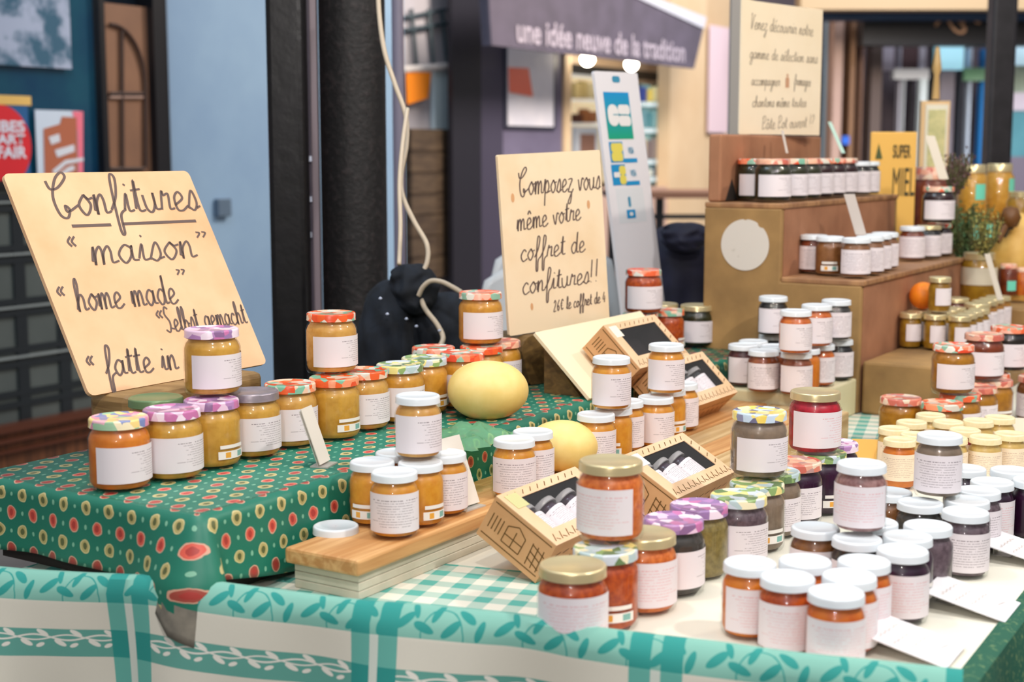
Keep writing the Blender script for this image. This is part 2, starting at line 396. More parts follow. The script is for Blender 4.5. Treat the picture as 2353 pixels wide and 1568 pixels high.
def text_on(name, body, P, U, V, w, h, mat, parent, lift=.001, bold=.0):
    """text fitted to w x h, centred at P in the plane U, V"""
    me = text_mesh(body, 1.0, bold)
    xs = [v.co.x for v in me.vertices]; ys = [v.co.y for v in me.vertices]
    cx, cy = (min(xs) + max(xs)) / 2, (min(ys) + max(ys)) / 2; sx_, sy_ = w / (max(xs) - min(xs)), h / (max(ys) - min(ys))
    N = U.cross(V).normalized()
    for v in me.vertices: q = P + U * ((v.co.x - cx) * sx_) + V * ((v.co.y - cy) * sy_) + N * lift; v.co = q
    bpy.context.view_layer.update(); me.transform(parent.matrix_world.inverted()); me.name = name
    return link(name, me, mat, parent)

# ================================================================== SETTING: floor, facades
m_floor = M('market_floor', '#5A5654', .7, var='#74706C', scale=3)
mb = MB(); mb.box((-8, -3, -.1), (18, 0, 0), (0, 20, 0), (0, 0, .1)); struct('floor', mb, m_floor)
# facade A runs along D from FA
FA = Vector((-1.98, 5.5, 0)); NF = R.copy()          # its face looks along +R
def ft(px):                                          # distance along the facade at image x
    return along(FA + Vector((0, 0, CH)), D, px)
def fz(px, py, off=0): return on_plane(px, py, FA + R * off, R).z
def fp(px, py, off=0): return on_plane(px, py, FA + R * off, R)
def frect(mb, x0, y0, x1, y1, off=0, th=.02, mi=0):
    """box on the facade plane, with its front at offset `off`"""
    a, b = fp(x0, y1, off), fp(x1, y1, off); z0 = (fp(x0, y1, off).z + fp(x1, y1, off).z) / 2; z1 = (fp(x0, y0, off).z + fp(x1, y0, off).z) / 2
    O = Vector((a.x, a.y, z0)) - R * th; mb.box(O, Vector((b.x - a.x, b.y - a.y, 0)), R * th, UP * (z1 - z0), mi)
def fbox(x0, x1, z0, z1, off=0, th=.02, mb=None, mi=0):
    mb = mb or MB(); a, b = fp(x0, 350, off), fp(x1, 350, off)
    mb.box(Vector((a.x, a.y, z0)) - R * th, Vector((b.x - a.x, b.y - a.y, 0)), R * th, UP * (z1 - z0), mi); return mb
ZT = 3.2
m_bluewall = M('blue_grey_paint', '#7C99B8', .6, var='#86A3BF', scale=2)
m_navy = M('navy_window', '#10395A', .12, var='#1C5266', scale=2.2, lo=.4, hi=.7)  # lighter smudges stand in for reflections, mixed into the glass colour
m_black = M('black_paint', '#15161B', .35)
m_panel = M('shutter_grey', '#4E5655', .5, var='#5A615F', scale=3)
m_groove = M('shutter_dark', '#1F262B', .4)
m_skirt = m_wood('dark_carved_wood', '#2A1A14', '#7A4A2C', (14, 14, .6), 5)
zsill = fz(30, 432); zsk = fz(60, 975)
struct('wall_left', fbox(386, 930, 0, ZT, 0, .12), m_bluewall)
mb = fbox(-700, 250, 0, zsk, .03, .16); struct('baseboard_left', mb, m_skirt)
mb = MB()
for k, (z0, z1) in enumerate(((zsk - .01, zsk + .02), (zsk - .05, zsk - .035), (zsk - .09, zsk - .08))): fbox(-700, 250, z0, z1, .055, .05, mb)
struct('trim_1', mb, M('lit_brown_moulding', '#5A3020', .35))
mb = fbox(-700, 386, zsk, zsill, 0, .12); struct('wall_front', mb, m_panel)
mb = MB()
for py in (452, 478, 568, 596, 690, 716, 800, 834, 900, 925):
    z = fz(60, py); fbox(-700, 386, z - .012, z + .012, .012, .03, mb)
for px in (20, 118, 240, 330): fbox(px, px + 26, zsk, zsill, .010, .025, mb)
struct('trim_2', mb, m_groove)
mb = MB()
for py in (463, 582, 703, 817): 
    z = fz(60, py); fbox(-700, 386, z - .004, z + .004, .02, .03, mb)
struct('trim_3', mb, M('shutter_light_lip', '#8E9696', .35))
# window 1 with frame
w1 = struct('window_1', fbox(-700, 244, zsill + .02, ZT, -.02, .02), m_navy)
struct('wall_back', fbox(-700, 386, 0, ZT, -.14, .04), M('dark_room', '#10202E', .8))
mb = MB(); fbox(-700, 386, zsill, zsill + .03, .03, .08, mb); fbox(240, 252, zsill, ZT, .02, .06, mb); fbox(362, 388, zsill - .9, ZT, .03, .1, mb)
struct('trim_4', mb, m_black)
# door with arched panel
d1 = bpy.data.objects.new('door_1', None); C.objects.link(d1); d1.location = fp(300, 800); d1['kind'] = 'structure'; bpy.context.view_layer.update()
ztop = fz(300, 12)
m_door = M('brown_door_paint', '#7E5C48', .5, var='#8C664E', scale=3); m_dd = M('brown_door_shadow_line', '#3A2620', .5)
build('leaf', fbox(250, 364, zsill - .9, ztop, -.01, .04), m_door, d1)
mb = MB(); a = fp(252, 350, .004)
def dl(pts, w=.008):
    for (x0, y0), (x1, y1) in zip(pts, pts[1:]):
        p, q = fp(x0, y0, .002), fp(x1, y1, .002); mb.tube([p, q], w, 6)
arc = [(252, 56)] + [(252 + 82 * math.sin(t), 56 + 150 * (1 - math.cos(t))) for t in [i * .157 for i in range(1, 11)]]
dl(arc + [(335, 385)]); dl([(280, 70), (282, 385)]); dl([(252, 215), (328, 215)]); dl([(252, 388), (332, 388)])
build('panel_moulding', mb, m_dd, d1)
mb = MB()
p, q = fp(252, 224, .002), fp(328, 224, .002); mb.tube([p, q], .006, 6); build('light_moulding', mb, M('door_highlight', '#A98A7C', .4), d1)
struct('trim_5', fbox(386, 393, 0, ZT, .03, .05), m_black)
t = MB(); frect(t, 503, 457, 533, 498, .03, .03); tag(build('wall_socket', t, M('slate_plastic', '#55687C', .5), bevel=.004), 'small dark slate electrical box on the blue grey wall', 'electrical box')
# posters on window 1
m_white = M('paper_white', '#D8DCE6', .6)
def poster(name, x0, y0, x1, y1, label, mat, group=None):
    e = empty(name, fp((x0 + x1) / 2, y1, .004), label, 'poster'); t = MB(); frect(t, x0, y0, x1, y1, .006, .004); build('sheet', t, mat, e); return e
poster('poster', -70, -60, 165, 152, 'grey blue engraving poster with tree shapes on the dark shop window', M('engraving', '#A9B4CC', .7, var='#37617A', scale=9, detail=6, lo=.42, hi=.56))
ap = poster('art_fair_poster', -90, 218, 72, 430, 'red and blue art fair poster with a yellow top band', M('poster_blue', '#1C5C93', .5))
t = MB(); frect(t, -90, 218, 72, 240, .009, .003); build('yellow_band', t, M('poster_yellow', '#E9BE6A', .5), ap)
t = MB(); P0 = fp(2, 335, .009); u1 = (fp(72, 335, .009) - P0).length; v1 = (fp(2, 240, .009) - P0).length
t.poly([P0 + D * (u1 * math.cos(a)) + UP * (v1 * math.sin(a)) for a in [i * math.pi / 20 for i in range(40)]]); 
o = build('red_disc', t, M('poster_red', '#DC2430', .5), ap)
def ftext(body, x0, y0, x1, y1, off, mat, parent, bold=.03, name='lettering'):
    P = fp((x0 + x1) / 2, (y0 + y1) / 2, off); w = (fp(x1, y0, off) - fp(x0, y0, off)); h = abs(fp(x0, y0, off).z - fp(x0, y1, off).z)
    return text_on(name, body, P, D, UP, math.hypot(w.x, w.y), h, mat, parent, 0, bold)
mw_ = M('lettering_white', '#E4E8F6', .6)
# D x UP points along +R?  (mirrored otherwise)
ftext('ANTIBES', -88, 276, 58, 304, .012, mw_, ap); ftext('ART', -6, 308, 58, 332, .012, mw_, ap); ftext('FAIR', -6, 336, 62, 364, .012, mw_, ap)
bp = poster('leaflet', 90, 254, 192, 470, 'white leaflet with brown shape and pale lettering on window', M('poster_pale', '#CFDCEC', .5))
t = MB(); t.poly([fp(x, y, .009) for x, y in ((100, 296), (138, 285), (142, 268), (176, 270), (180, 470), (104, 470))]); build('brown_shape', t, M('poster_brown', '#B4674A', .5), bp)
t = MB(); t.poly([fp(x, y, .0085) for x, y in ((166, 256), (191, 256), (191, 470), (182, 470), (178, 300))]); build('pink_edge', t, M('poster_pink', '#F0788E', .5), bp)
t = MB()
for q in (((112, 315), (136, 307), (139, 325), (118, 333)), ((126, 345), (170, 332), (172, 348), (132, 362)), ((120, 392), (150, 368), (192, 362), (192, 370), (152, 378), (126, 402)), ((138, 398), (156, 384), (170, 380), (172, 390), (158, 396), (140, 408))):
    t.poly([fp(x, y, .011) for x, y in q])
build('pale_lettering', t, m_white, bp)
# ---- middle: dark stretch, alley with flag, pilaster, window, lit shop
m_mauve = M('mauve_paint', '#6E6880', .55, var='#5C566C', scale=2)
struct('wall_centre', fbox(928, 1042, 0, ZT, -.16, .05), M('far_plaster', '#B9B6BC', .8, var='#A5A2AC', scale=1.5))
t = MB(); a, b = fp(936, 25, -.50), fp(1030, 150, -.50)
for k in range(7):
    z = fz(980, 330 + 48 * k, -.12); p = fp(925, 350, -.12); q = fp(1045, 350, -.12)
    t.box(Vector((p.x, p.y, z - .05)) , Vector((q.x - p.x, q.y - p.y, 0)), R * .06, UP * .13)
tag(build('crate_stack', t, m_wood('old_brown_slats', '#3A2E26', '#5A4A3A', (1, 1, 6), 6)), 'dark brown slatted crates stacked in the gap behind the columns', 'crates')
e = empty('orange_flag', fp(965, 240, -.1), 'bright orange cloth pennant hanging in the gap behind the cable', 'flag')
t = MB(); t.prism([fp(x, y, -.1) for x, y in ((932, 166), (990, 166), (982, 226), (935, 240))], R * .004); build('cloth', t, M('orange_fabric', '#F08A1C', .6), e)
t = MB(); t.tube([fp(925, 160, -.1), fp(1035, 152, -.1)], .02, 8); build('rail', t, M('pale_rail', '#D4CFCE', .5), e)
t = MB(); frect(t, 1000, 165, 1033, 335, -.12, .03); tag(build('white_banner', t, M('bluish_white_cloth', '#BFD2DC', .6)), 'pale bluish white banner hanging beside the orange pennant', 'banner')
t = MB()
for px in (945, 985, 1015): t.tube([fp(px, 20, -.13), fp(px + 12, 150, -.13)], .012, 6)
t.tube([fp(930, 70, -.13), fp(1035, 52, -.13)], .012, 6); t.tube([fp(930, 40, -.13), fp(1035, 20, -.13)], .01, 6)
tag(build('metal_lattice', t, M('dark_teal_metal', '#3B4A52', .5)), 'thin dark metal awning frame bars high in the gap behind cable', 'metal frame')  # bars of an awning frame, high in the gap
struct('trim_6', fbox(1040, 1106, 0, ZT, .02, .03), M('near_black_pilaster', '#1B1A24', .5))
struct('trim_7', fbox(1104, 1156, 0, ZT, .015, .03), M('violet_black_pilaster', '#3E3A4C', .5))
struct('wall_right', fbox(1150, 1308, 0, ZT, 0, .15), m_mauve)
e2 = bpy.data.objects.new('window_2', None); C.objects.link(e2); e2.location = fp(1220, 300); e2['kind'] = 'structure'; bpy.context.view_layer.update()
t = MB(); frect(t, 1162, 105, 1278, 296, .02, .03); build('window_frame', t, M('window_frame_dark', '#3A3C4C', .4), e2)
t = MB(); frect(t, 1168, 112, 1272, 290, .026, .03); build('pane', t, M('pale_pane', '#E6E3EA', .3, var='#CFCFDC', scale=3), e2)
t = MB(); t.prism([fp(x, y, .03) for x, y in ((1168, 155), (1214, 157), (1224, 222), (1170, 212))], R * .003)
tag(build('coral_poster', t, M('coral', '#F07A62', .6)), 'coral pink paper pennant in the pale shop window', 'poster')
# awning
aw = empty('awning', fp(1360, 100, .4), 'charcoal shop awning valance with pale lettering above the lit shop', 'awning')
t = MB(); off = .45
pts = [fp(x, y, off) for x, y in ((1120, -60), (1130, 104), (1595, 158), (1618, 60), (1400, -60))]
t.prism(pts, R * -.02); build('valance', t, M('charcoal_canvas', '#4A4552', .75, var='#565060', scale=6), aw)
t = MB(); t.prism([fp(x, y, off + .01) for x, y in ((1390, -40), (1420, -40), (1624, 40), (1618, 66))], R * -.12); build('cassette', t, M('pale_awning_box', '#B9BCC8', .5), aw)
t = MB(); t.prism([fp(x, y, off - .02) for x, y in ((1120, -60), (1130, 104), (1136, 104), (1128, -60))], R * -.06); build('side_flap', t, M('charcoal_canvas', '#4A4552', .75), aw)
a, b = fp(1186, 72, off), fp(1572, 118, off); mid = (a + b) / 2; mid.z = (fz(1186, 72, off) + fz(1572, 118, off)) / 2
hh = abs(fz(1300, 45, off) - fz(1300, 112, off))
text_on('lettering', 'une idée neuve de la tradition', mid, D, UP, math.hypot(b.x - a.x, b.y - a.y), hh * .82, M('awning_lettering', '#A49CAA', .7), aw, .006, .02)
# lit shop: recessed room with fridge
m_cream = M('cream_plaster', '#D6BD9A', .7, var='#CCB08C', scale=2)
struct('trim_8', fbox(1298, 1312, 0, ZT, .02, .1), m_cream)
struct('trim_9', fbox(1538, 1618, 0, ZT, .05, .1), m_cream)
t = fbox(1300, 1545, 0, ZT, -.7, .05); struct('ceiling_wall_back', t, m_cream).name = 'wall_shop'
t = fbox(1300, 1545, 0, fz(1450, 432), .04, .3); struct('trim_10', t, M('sill_dusty_pink', '#B79A8C', .7))
fr = empty('display_fridge', fp(1490, 420, -.1), 'glass fronted lit fridge with white shelves inside the shop', 'fridge')
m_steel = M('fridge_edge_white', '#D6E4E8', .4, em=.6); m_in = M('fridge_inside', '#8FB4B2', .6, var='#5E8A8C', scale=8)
t = MB(); frect(t, 1466, 196, 1536, 425, -.12, .1); build('cabinet', t, m_in, fr)
t = MB()
for y in (240, 300, 372, 412): frect(t, 1470, y - 5, 1532, y + 5, -.10, .05)
build('shelf', t, m_steel, fr)
t = MB(); frect(t, 1530, 190, 1538, 428, -.1, .1); frect(t, 1466, 190, 1470, 428, -.1, .1); build('door_frame', t, M('fridge_dark_frame', '#3B4A48', .4), fr)
def fthing(name, cat, label, rect, off, col, th=.06, group=None, bevel=0, em=0):
    t = MB(); frect(t, *rect, off, th); return tag(build(name, t, M(name + '_' + col[1:], col, .6, em=em), bevel=bevel), label, cat, group)
cols = ['#3A4FA0', '#E0C860', '#D8D2A0', '#C9B25A', '#6FA0A8', '#4F8A92', '#8FB8B8', '#5E7C86', '#C2B49A', '#6A5F60', '#8A7F7A', '#3F6A78', '#28506A', '#B8C0B8', '#2F4A60']
k = 0
for y0, y1 in ((200, 234), (254, 294), (318, 366), (384, 406)):
    for j in range(4):
        x = 1474 + j * 15; fthing('fridge_bottle', 'bottle', 'small package in the shop fridge, ' + ('first', 'second', 'third', 'fourth')[j] + ' from left on the ' + {200: 'top', 254: 'second', 318: 'third', 384: 'lowest'}[y0] + ' shelf', (x, y0 + (j % 2) * 5, x + 12, y1), -.06, cols[k % len(cols)], .04, 'packages in the shop fridge', .006); k += 1
sh = empty('shop_shelving', fp(1360, 420, -.45), 'cream lit shop shelving left of the fridge', 'shelf')
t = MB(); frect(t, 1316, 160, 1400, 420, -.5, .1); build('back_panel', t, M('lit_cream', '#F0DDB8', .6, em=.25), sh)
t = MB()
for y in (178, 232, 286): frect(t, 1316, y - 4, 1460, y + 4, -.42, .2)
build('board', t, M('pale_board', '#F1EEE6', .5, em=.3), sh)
for j, (x, y0, y1, c_) in enumerate(((1322, 190, 226, '#D8C080'), (1338, 186, 226, '#C8B070'), (1354, 192, 226, '#DCCB98'), (1372, 190, 226, '#C0B080'), (1326, 262, 282, '#5E3322'), (1342, 250, 282, '#A86B3C'), (1360, 256, 282, '#B4764A'))):
    fthing('shop_packet', 'packet', ('pale gold packet', 'tan packet', 'light golden packet', 'khaki packet', 'dark brown packet', 'amber brown packet', 'reddish brown packet')[j] + ' on the ' + ('upper' if j < 4 else 'lower') + ' cream shop shelf, ' + ('first', 'second', 'third', 'fourth', 'first', 'second', 'third')[j] + ' from left', (x, y0, x + 13, y1), -.36, c_, .05, 'packets on the cream shop shelf', .006)
fthing('shop_picture', 'picture', 'white framed brown picture low in the lit shop', (1322, 292, 1374, 352), -.34, '#DCE6F0', .03)
fthing('shop_print', 'picture', 'brown square print inside the white frame', (1336, 308, 1368, 352), -.33, '#9A7464', .015)
for (x, y) in ((1350, 136), (1451, 148)):
    P = fp(x, y, .1); e = empty('shop_bulb', P, 'glowing round bulb under the awning, ' + ('left one' if x < 1400 else 'right one'), 'lamp')
    t = MB(); t.lathe([(.001, -.045)] + [(.045 * math.cos(a), .045 * math.sin(a)) for a in [-1.3 + .26 * i for i in range(11)]] + [(.001, .045)], 20, base=P); build('globe', t, M('bulb_glow', '#FFF0D8', .4, em=14), e, smooth='all')
    t = MB(); t.tube([P + UP * .04, P + UP * .4], .006, 6); build('cord', t, m_black, e)
fthing('dark_beam', 'beam', 'dark beam across the shop behind the tall card sign', (1312, 158, 1536, 178), -.3, '#2A2620', .05)
# frosted dots on cream pilaster (pale plates)
t = MB()
for x, y, r in ((1586, 212, .05), (1590, 258, .055), (1578, 300, .04), (1596, 340, .045)):
    P = fp(x, y, .056); t.lathe([(.0005, .006), (r, .006), (r, 0)], 20, base=P)
# posters further along
struct('wall_far', fbox(1616, 1720, 0, ZT, -.02, .1), m_cream)
fthing('pink_poster', 'poster', 'pale pink poster with faded lettering beside the grey pole', (1628, 60, 1672, 305), .02, '#E2CBD4', .01)
t = MB(); P = fp(1646, 97, .04); t.lathe([(.06, 0), (.06, .01), (.035, .01), (.035, 0)], 20, base=(0, 0, 0))
me = t.mesh('ring'); 
# pole
def vpole(name, x0, x1, Y, z0, z1, mat, label, cat, round_=False, kind=None, bevel=0):
    a = aty(x0, 350, Y); b = aty(x1, 350, Y); w = b.x - a.x; t = MB()
    if round_: t.lathe([(.0005, z0), (w / 2, z0), (w / 2, z1), (.0005, z1)], 48, base=((a.x + b.x) / 2, Y, 0))
    else: t.box((a.x, Y, z0), (w, 0, 0), (0, w, 0), (0, 0, z1 - z0))
    o = build(name, t, mat, smooth=round_, merge=round_, bevel=bevel); return tag(o, label, cat, kind=kind) if label else tag(o, kind=kind)
m_iron = M('rough_black_iron', '#0B090B', .6, var='#2C2526', scale=70, bump=.8, detail=6, lo=.5, hi=.75)
vpole('iron_column', 737, 888, 3.35, 0, 3.6, m_iron, 'thick rough black cast iron column behind the jars', 'column', True)
pc = vpole('square_column', 615, 700, 3.15, 0, 3.6, M('glossy_black_post', '#050608', .35, var='#0C0C10', scale=30, bump=.3), 'smooth black square post left of the iron column', 'column', bevel=.012)
cs = empty('metal_channel', aty(716, 900, 3.3), 'grey metal channel rail with bolts between the two black columns', 'rail')
t = MB(); a = aty(701, 350, 3.3); b = aty(731, 350, 3.3); t.box((a.x, 3.3, 0), (b.x - a.x, 0, 0), (0, .03, 0), (0, 0, 3.4)); build('channel', t, M('mauve_grey_metal', '#8C8088', .4), cs)
t = MB(); a = aty(706, 350, 3.29); b = aty(716, 350, 3.29); t.box((a.x, 3.285, 0), (b.x - a.x, 0, 0), (0, .012, 0), (0, 0, 3.4)); build('groove', t, M('dark_groove', '#4A4450', .4), cs)
for y in (365, 458, 540): 
    t = MB(); P = aty(711, y, 3.28); t.lathe([(.0005, -.006), (.006, -.006), (.006, .006), (.0005, .006)], 12, base=P); build('bolt', t, M('bolt_silver', '#C4CCE0', .3), cs, smooth=True)
vpole('slim_pole', 903, 930, 3.9, 0, 3.4, M('lilac_grey_pole', '#8A8496', .5), 'slim lilac grey pole just right of the iron column', 'pole', True)
vpole('grey_pole', 1674, 1699, 4.2, 0, 3.2, M('plain_grey_pole', '#9A958E', .5), 'plain grey pole left of the tall handwritten cream sign', 'pole')
vpole('dark_column', 2271, 2326, 5.2, 0, 3.8, M('dark_steel', '#16161C', .45, var='#26242A', scale=20), 'dark steel column rising behind the yellow honey jars', 'column', bevel=.01)
# ---- right background, nearly frontal, at Y = 11.5
YB = 11.5
def rq(name, x0, y0, x1, y1, dy, col, th=.1, label=None, cat=None, kind=None, em=0, var=None):
    a = aty(x0, y1, YB + dy); b = aty(x1, y0, YB + dy); t = MB(); t.box((a.x, YB + dy, a.z), (b.x - a.x, 0, 0), (0, th, 0), (0, 0, b.z - a.z))
    return tag(build(name, t, M('rear_' + col[1:], col, .6, em=em, var=var, scale=1.5)), label, cat, kind=kind)
t = MB(); a = aty(1690, 350, YB + .6); b = aty(2600, 350, YB + .6); t.box((a.x, YB + .6, 0), (b.x - a.x, 0, 0), (0, .1, 0), (0, 0, 4)); struct('wall_rear', t, M('rear_wall', '#4A4048', .8, var='#2A262E', scale=.8))
rq('trim_11', 1840, -60, 2420, 22, -1.0, '#A08A6A', .2, kind='structure')
rq('trim_12', 1860, 20, 2420, 44, -.8, '#123356', .2, kind='structure')
rq('trim_13', 1884, 44, 1903, 700, -.1, '#A9CBE8', .1, kind='structure')
rq('trim_14', 1900, 40, 1940, 700, -.3, '#B4988C', .3, kind='structure', var='#A58A80')
rq('trim_15', 1938, 40, 1968, 700, -.32, '#8A6848', .3, kind='structure', var='#785840')
rq('trim_16', 1966, 40, 1986, 700, -.34, '#AA8876', .3, kind='structure')
rq('trim_17', 1985, 90, 2030, 700, -.1, '#5A4C48', .2, kind='structure')
sg = empty('shop_fascia', aty(2130, 104, YB - .6), 'black shop fascia board with tan script lettering', 'sign')
t = MB(); a = aty(1983, 104, YB - .6); b = aty(2440, 40, YB - .6); t.box((a.x, YB - .6, a.z), (b.x - a.x, 0, 0), (0, .2, 0), (0, 0, b.z - a.z)); build('board', t, M('fascia_black', '#0B0B10', .4), sg)
t = MB()
def rl(pts, w): 
    P = [aty(x, y, YB - .61) for x, y in smooth_line(pts)]
    t.tube(P, w, 6)
for st in ([(2150, 58), (2162, 45), (2168, 38)], [(2176, 38), (2184, 56), (2198, 72), (2212, 75), (2218, 66), (2210, 62)], [(2204, 52), (2212, 42), (2214, 52), (2206, 56)], [(2236, 38), (2244, 50), (2252, 52)], [(2160, 40), (2150, 60)]): rl(st, .012)
build('script_lettering', t, M('tan_lettering', '#B08A6C', .6), sg)
rq('trim_18', 2025, 104, 2055, 162, 0, '#A8A2B2', .1, kind='structure'); rq('trim_19', 2052, 104, 2070, 700, -.05, '#B9B8C6', .1, kind='structure')
rq('trim_20', 2072, 104, 2112, 158, 0, '#4A3236', .1, kind='structure'); rq('trim_21', 2112, 104, 2128, 180, -.05, '#B2B0BE', .1, kind='structure')
rq('trim_22', 2054, 158, 2136, 182, -.1, '#C8CCD2', .1, kind='structure')
rq('door_2', 2076, 182, 2098, 700, 0, '#1E1A20', .1, kind='structure'); rq('trim_23', 2060, 182, 2080, 700, -.12, '#D2DCE2', .1, kind='structure'); rq('trim_24', 2096, 182, 2132, 700, -.12, '#C9D6DA', .1, kind='structure')
rq('door_3', 2130, 104, 2145, 700, 0, '#101218', .1, kind='structure'); rq('window_3', 2144, 106, 2216, 160, 0, '#A8DCEC', .1, kind='structure', em=.5, var='#7CBCD2')
rq('trim_25', 2140, 160, 2195, 700, .02, '#8C8690', .1, kind='structure', var='#6A6470'); rq('trim_26', 2190, 160, 2206, 700, 0, '#1E2430', .1, kind='structure')
rq('trim_27', 2205, 110, 2236, 700, -.02, '#9FAEC6', .1, kind='structure', var='#C2D0E0'); rq('trim_28', 2234, 112, 2275, 700, -.04, '#1470B4', .1, kind='structure')
rq('window_4', 2320, 105, 2420, 150, -.05, '#BFE0F0', .1, kind='structure', em=.4); rq('trim_29', 2320, 148, 2420, 215, -.04, '#6A7C6A', .1, kind='structure', var='#AEBCB0')
rq('trim_30', 2320, 213, 2420, 256, -.05, '#C9C2D2', .1, kind='structure'); rq('trim_31', 2320, 254, 2420, 365, -.05, '#5C9AA8', .1, kind='structure', var='#3F7C8C')
rq('trim_32', 2300, 360, 2460, 700, -.6, '#6C6676', .1, kind='structure')
rq('green_sprig', 2216, 156, 2266, 186, -.05, '#2E7A44', .05, 'green leafy garland strip hanging before the blue door', 'garland', var='#9CC0A8')
rq('blue_sticker', 1935, 313, 1952, 332, -.341, '#1A62D0', .02, 'small bright blue sticker on the brown wall pillar', 'sticker')
# ================================================================== STALL
ZTAB, ZRIM, ZRIS, ZPL = .80, .83, .916, .856
TA = at(-80, 1301, ZRIM); TB = at(2213, 1545, ZRIM)
TU = (TB - TA).normalized(); TN = Vector((-TU.y, TU.x, 0))                # TN points away from the camera
TR_ = at(2353, 1420, ZTAB); TBt = TB.copy(); TBt.z = ZTAB
TRd = (TR_ - TBt); TRd.z = 0; TRd.normalize()
TL = (TB - TA).length
BR_ = TBt + TRd * 3.4; LB = Vector((TA.x, TA.y, ZTAB)) + D * 3.4
S0 = at(1970, 953, ZTAB)
tb = empty('market_table', (0.4, 2.6, 0), 'long trestle table under the check tablecloth, barely showing', 'table')
t = MB(); t.prism([TBt - TU * .03 + TN * .03 - UP * .003, BR_ - UP * .003, LB - UP * .003, Vector((TA.x, TA.y, ZTAB - .003)) + TU * .03 + TN * .03][::-1], -UP * .03)
wood_plain = m_wood('plain_board', '#B08A5C', '#8C6840', (1, 8, 1), 4)
build('table_top', t, wood_plain, tb)
for p in (Vector((-.5, 2.1, 0)), Vector((.45, 1.75, 0)), Vector((1.6, 4.6, 0)), Vector((.55, 4.3, 0))):
    t = MB(); t.box(p, (.05, 0, 0), (0, .05, 0), (0, 0, ZTAB - .034)); build('leg', t, wood_plain, tb)
# tablecloth material
def m_cloth():
    m, t, p = newmat('check_cloth'); p.inputs['Roughness'].default_value = .8
    uv = t.nodes.new('ShaderNodeUVMap'); s = t.nodes.new('ShaderNodeSeparateXYZ'); t.links.new(uv.outputs[0], s.inputs[0])
    u, v = E(t, s.outputs[0]), E(t, s.outputs[1])           # u along the front edge, v: down the drop, negative on the top
    def ell(uu, vv, cu, cv, ru, rv, ang):
        c, s_ = math.cos(math.radians(ang)), math.sin(math.radians(ang)); a = uu - cu; b = vv - cv
        x = (a * c + b * s_) / ru; y = (b * c - a * s_) / rv
        return (x * x + y * y).lt(1.0)
    def stem(uu, vv, cu, cv, ru, rv, ang, w):
        c, s_ = math.cos(math.radians(ang)), math.sin(math.radians(ang)); a = uu - cu; b = vv - cv
        x = (a * c + b * s_) / ru; y = (b * c - a * s_) / rv; q = x * x + y * y
        return q.lt(1.0) * q.gt(w)
    cream, lteal, teal, dteal, white = hx('#E4E0D0'), hx('#7FBAAA'), hx('#5EA698'), hx('#10928A'), hx('#EDEBDF')
    nz = noise(t, 4, 3)
    col = mixc(t, nz * .15, cream, hx('#CFC9B8'))
    # top checks
    top = v.lt(-.012)
    a1 = (v * -1.0 + .012).mod(.045).lt(.021); a2 = (u + v * -.0).mod(.045).lt(.021)
    zone = None
    for (xa, ya, xb, yb) in ((1250, 1400, 0, 0), (1920, 1045, 2080, 930)):
        q = at(xa, ya, ZTAB) - TA
        if xb == 0: z_ = u.lt(q.dot(TU)) * (v * -1.0).lt(.40)
        else:
            q2 = at(xb, yb, ZTAB) - TA; z_ = u.gt(q.dot(TU) - .25) * u.lt(q2.dot(TU) + .1) * (v * -1.0).gt(q.dot(TN)) * (v * -1.0).lt(q2.dot(TN) + .12)
        zone = z_ if zone is None else zone.mx(z_)
    chk = (a1 * .5 + a2 * .5) * zone * top
    col = mixc(t, chk, col, hx('#4FA89B'))
    # leaf band at the hem
    b1 = v.gt(-.012) * v.lt(.036)
    fu = u.mod(.118)
    leaves = ell(fu, v, .016, .018, .0135, .0048, -35)
    for q in ((.040, .024, .013, .0048, 20), (.055, .008, .012, .0042, -60), (.072, .024, .014, .005, -40), (.090, .010, .012, .0045, 30), (.106, .024, .012, .0045, -70), (.028, .006, .010, .0038, 70)): leaves = leaves.mx(ell(fu, v, *q))
    leaves = leaves.mx(stem(fu, v, .062, .032, .026, .028, 0, .88))
    col = mixc(t, b1, col, lteal); col = mixc(t, leaves * b1, col, dteal)
    # vine band
    b2 = v.gt(.072) * v.lt(.108); col = mixc(t, b2, col, teal)
    w = (u * (2 * math.pi / .09)).sin() * .0035
    vine = ((v - .083) + w).abs().lt(.0011); vine2 = ((v - .083) - w).abs().lt(.0009)
    gu = u.mod(.045)
    vl = vine.mx(vine2).mx(ell(gu, v, .012, .090, .0085, .0032, 25)).mx(ell(gu, v, .034, .077, .0085, .003, 25)).mx(ell(gu, v, .030, .093, .006, .0025, -20))
    col = mixc(t, vl * v.gt(.068) * v.lt(.108), col, white)
    b3 = v.gt(.150) * v.lt(.20); col = mixc(t, b3, col, teal)
    # vertical stripe pairs
    su = (u - (UST - .0)).mod(.325)
    st = su.lt(.024) .mx(su.gt(.035) * su.lt(.059)) * v.gt(-.02)
    dark = (b1 + b2 + b3).mn(1.0)
    col = mixc(t, st, col, mixc(t, dark, hx('#62B4A6'), dteal))
    gap = su.gt(.024) * su.lt(.035) * v.gt(.036)
    col = mixc(t, gap, col, hx('#D5DED2'))
    n2 = noise(t, 900, 1)
    col = mixc(t, n2 * .12, col, hx('#8F9A8C'))
    t.links.new(col, p.inputs['Base Color']); return m
UST = (at(815, 1400, ZRIM) - TA).dot(TU)
mc = m_cloth()
def vnoise(x, k): return math.sin(x * 7.3 + k) * .5 + math.sin(x * 17.1 + 2 * k) * .3 + math.sin(x * 31.7 + 3 * k) * .2
RZ = [(0, 0), (.05, .001), (.334, .0124), (.552, .008), (.72, .0105), (.815, .0035), (.935, .002), (1.07, .001), (1.4, 0)]
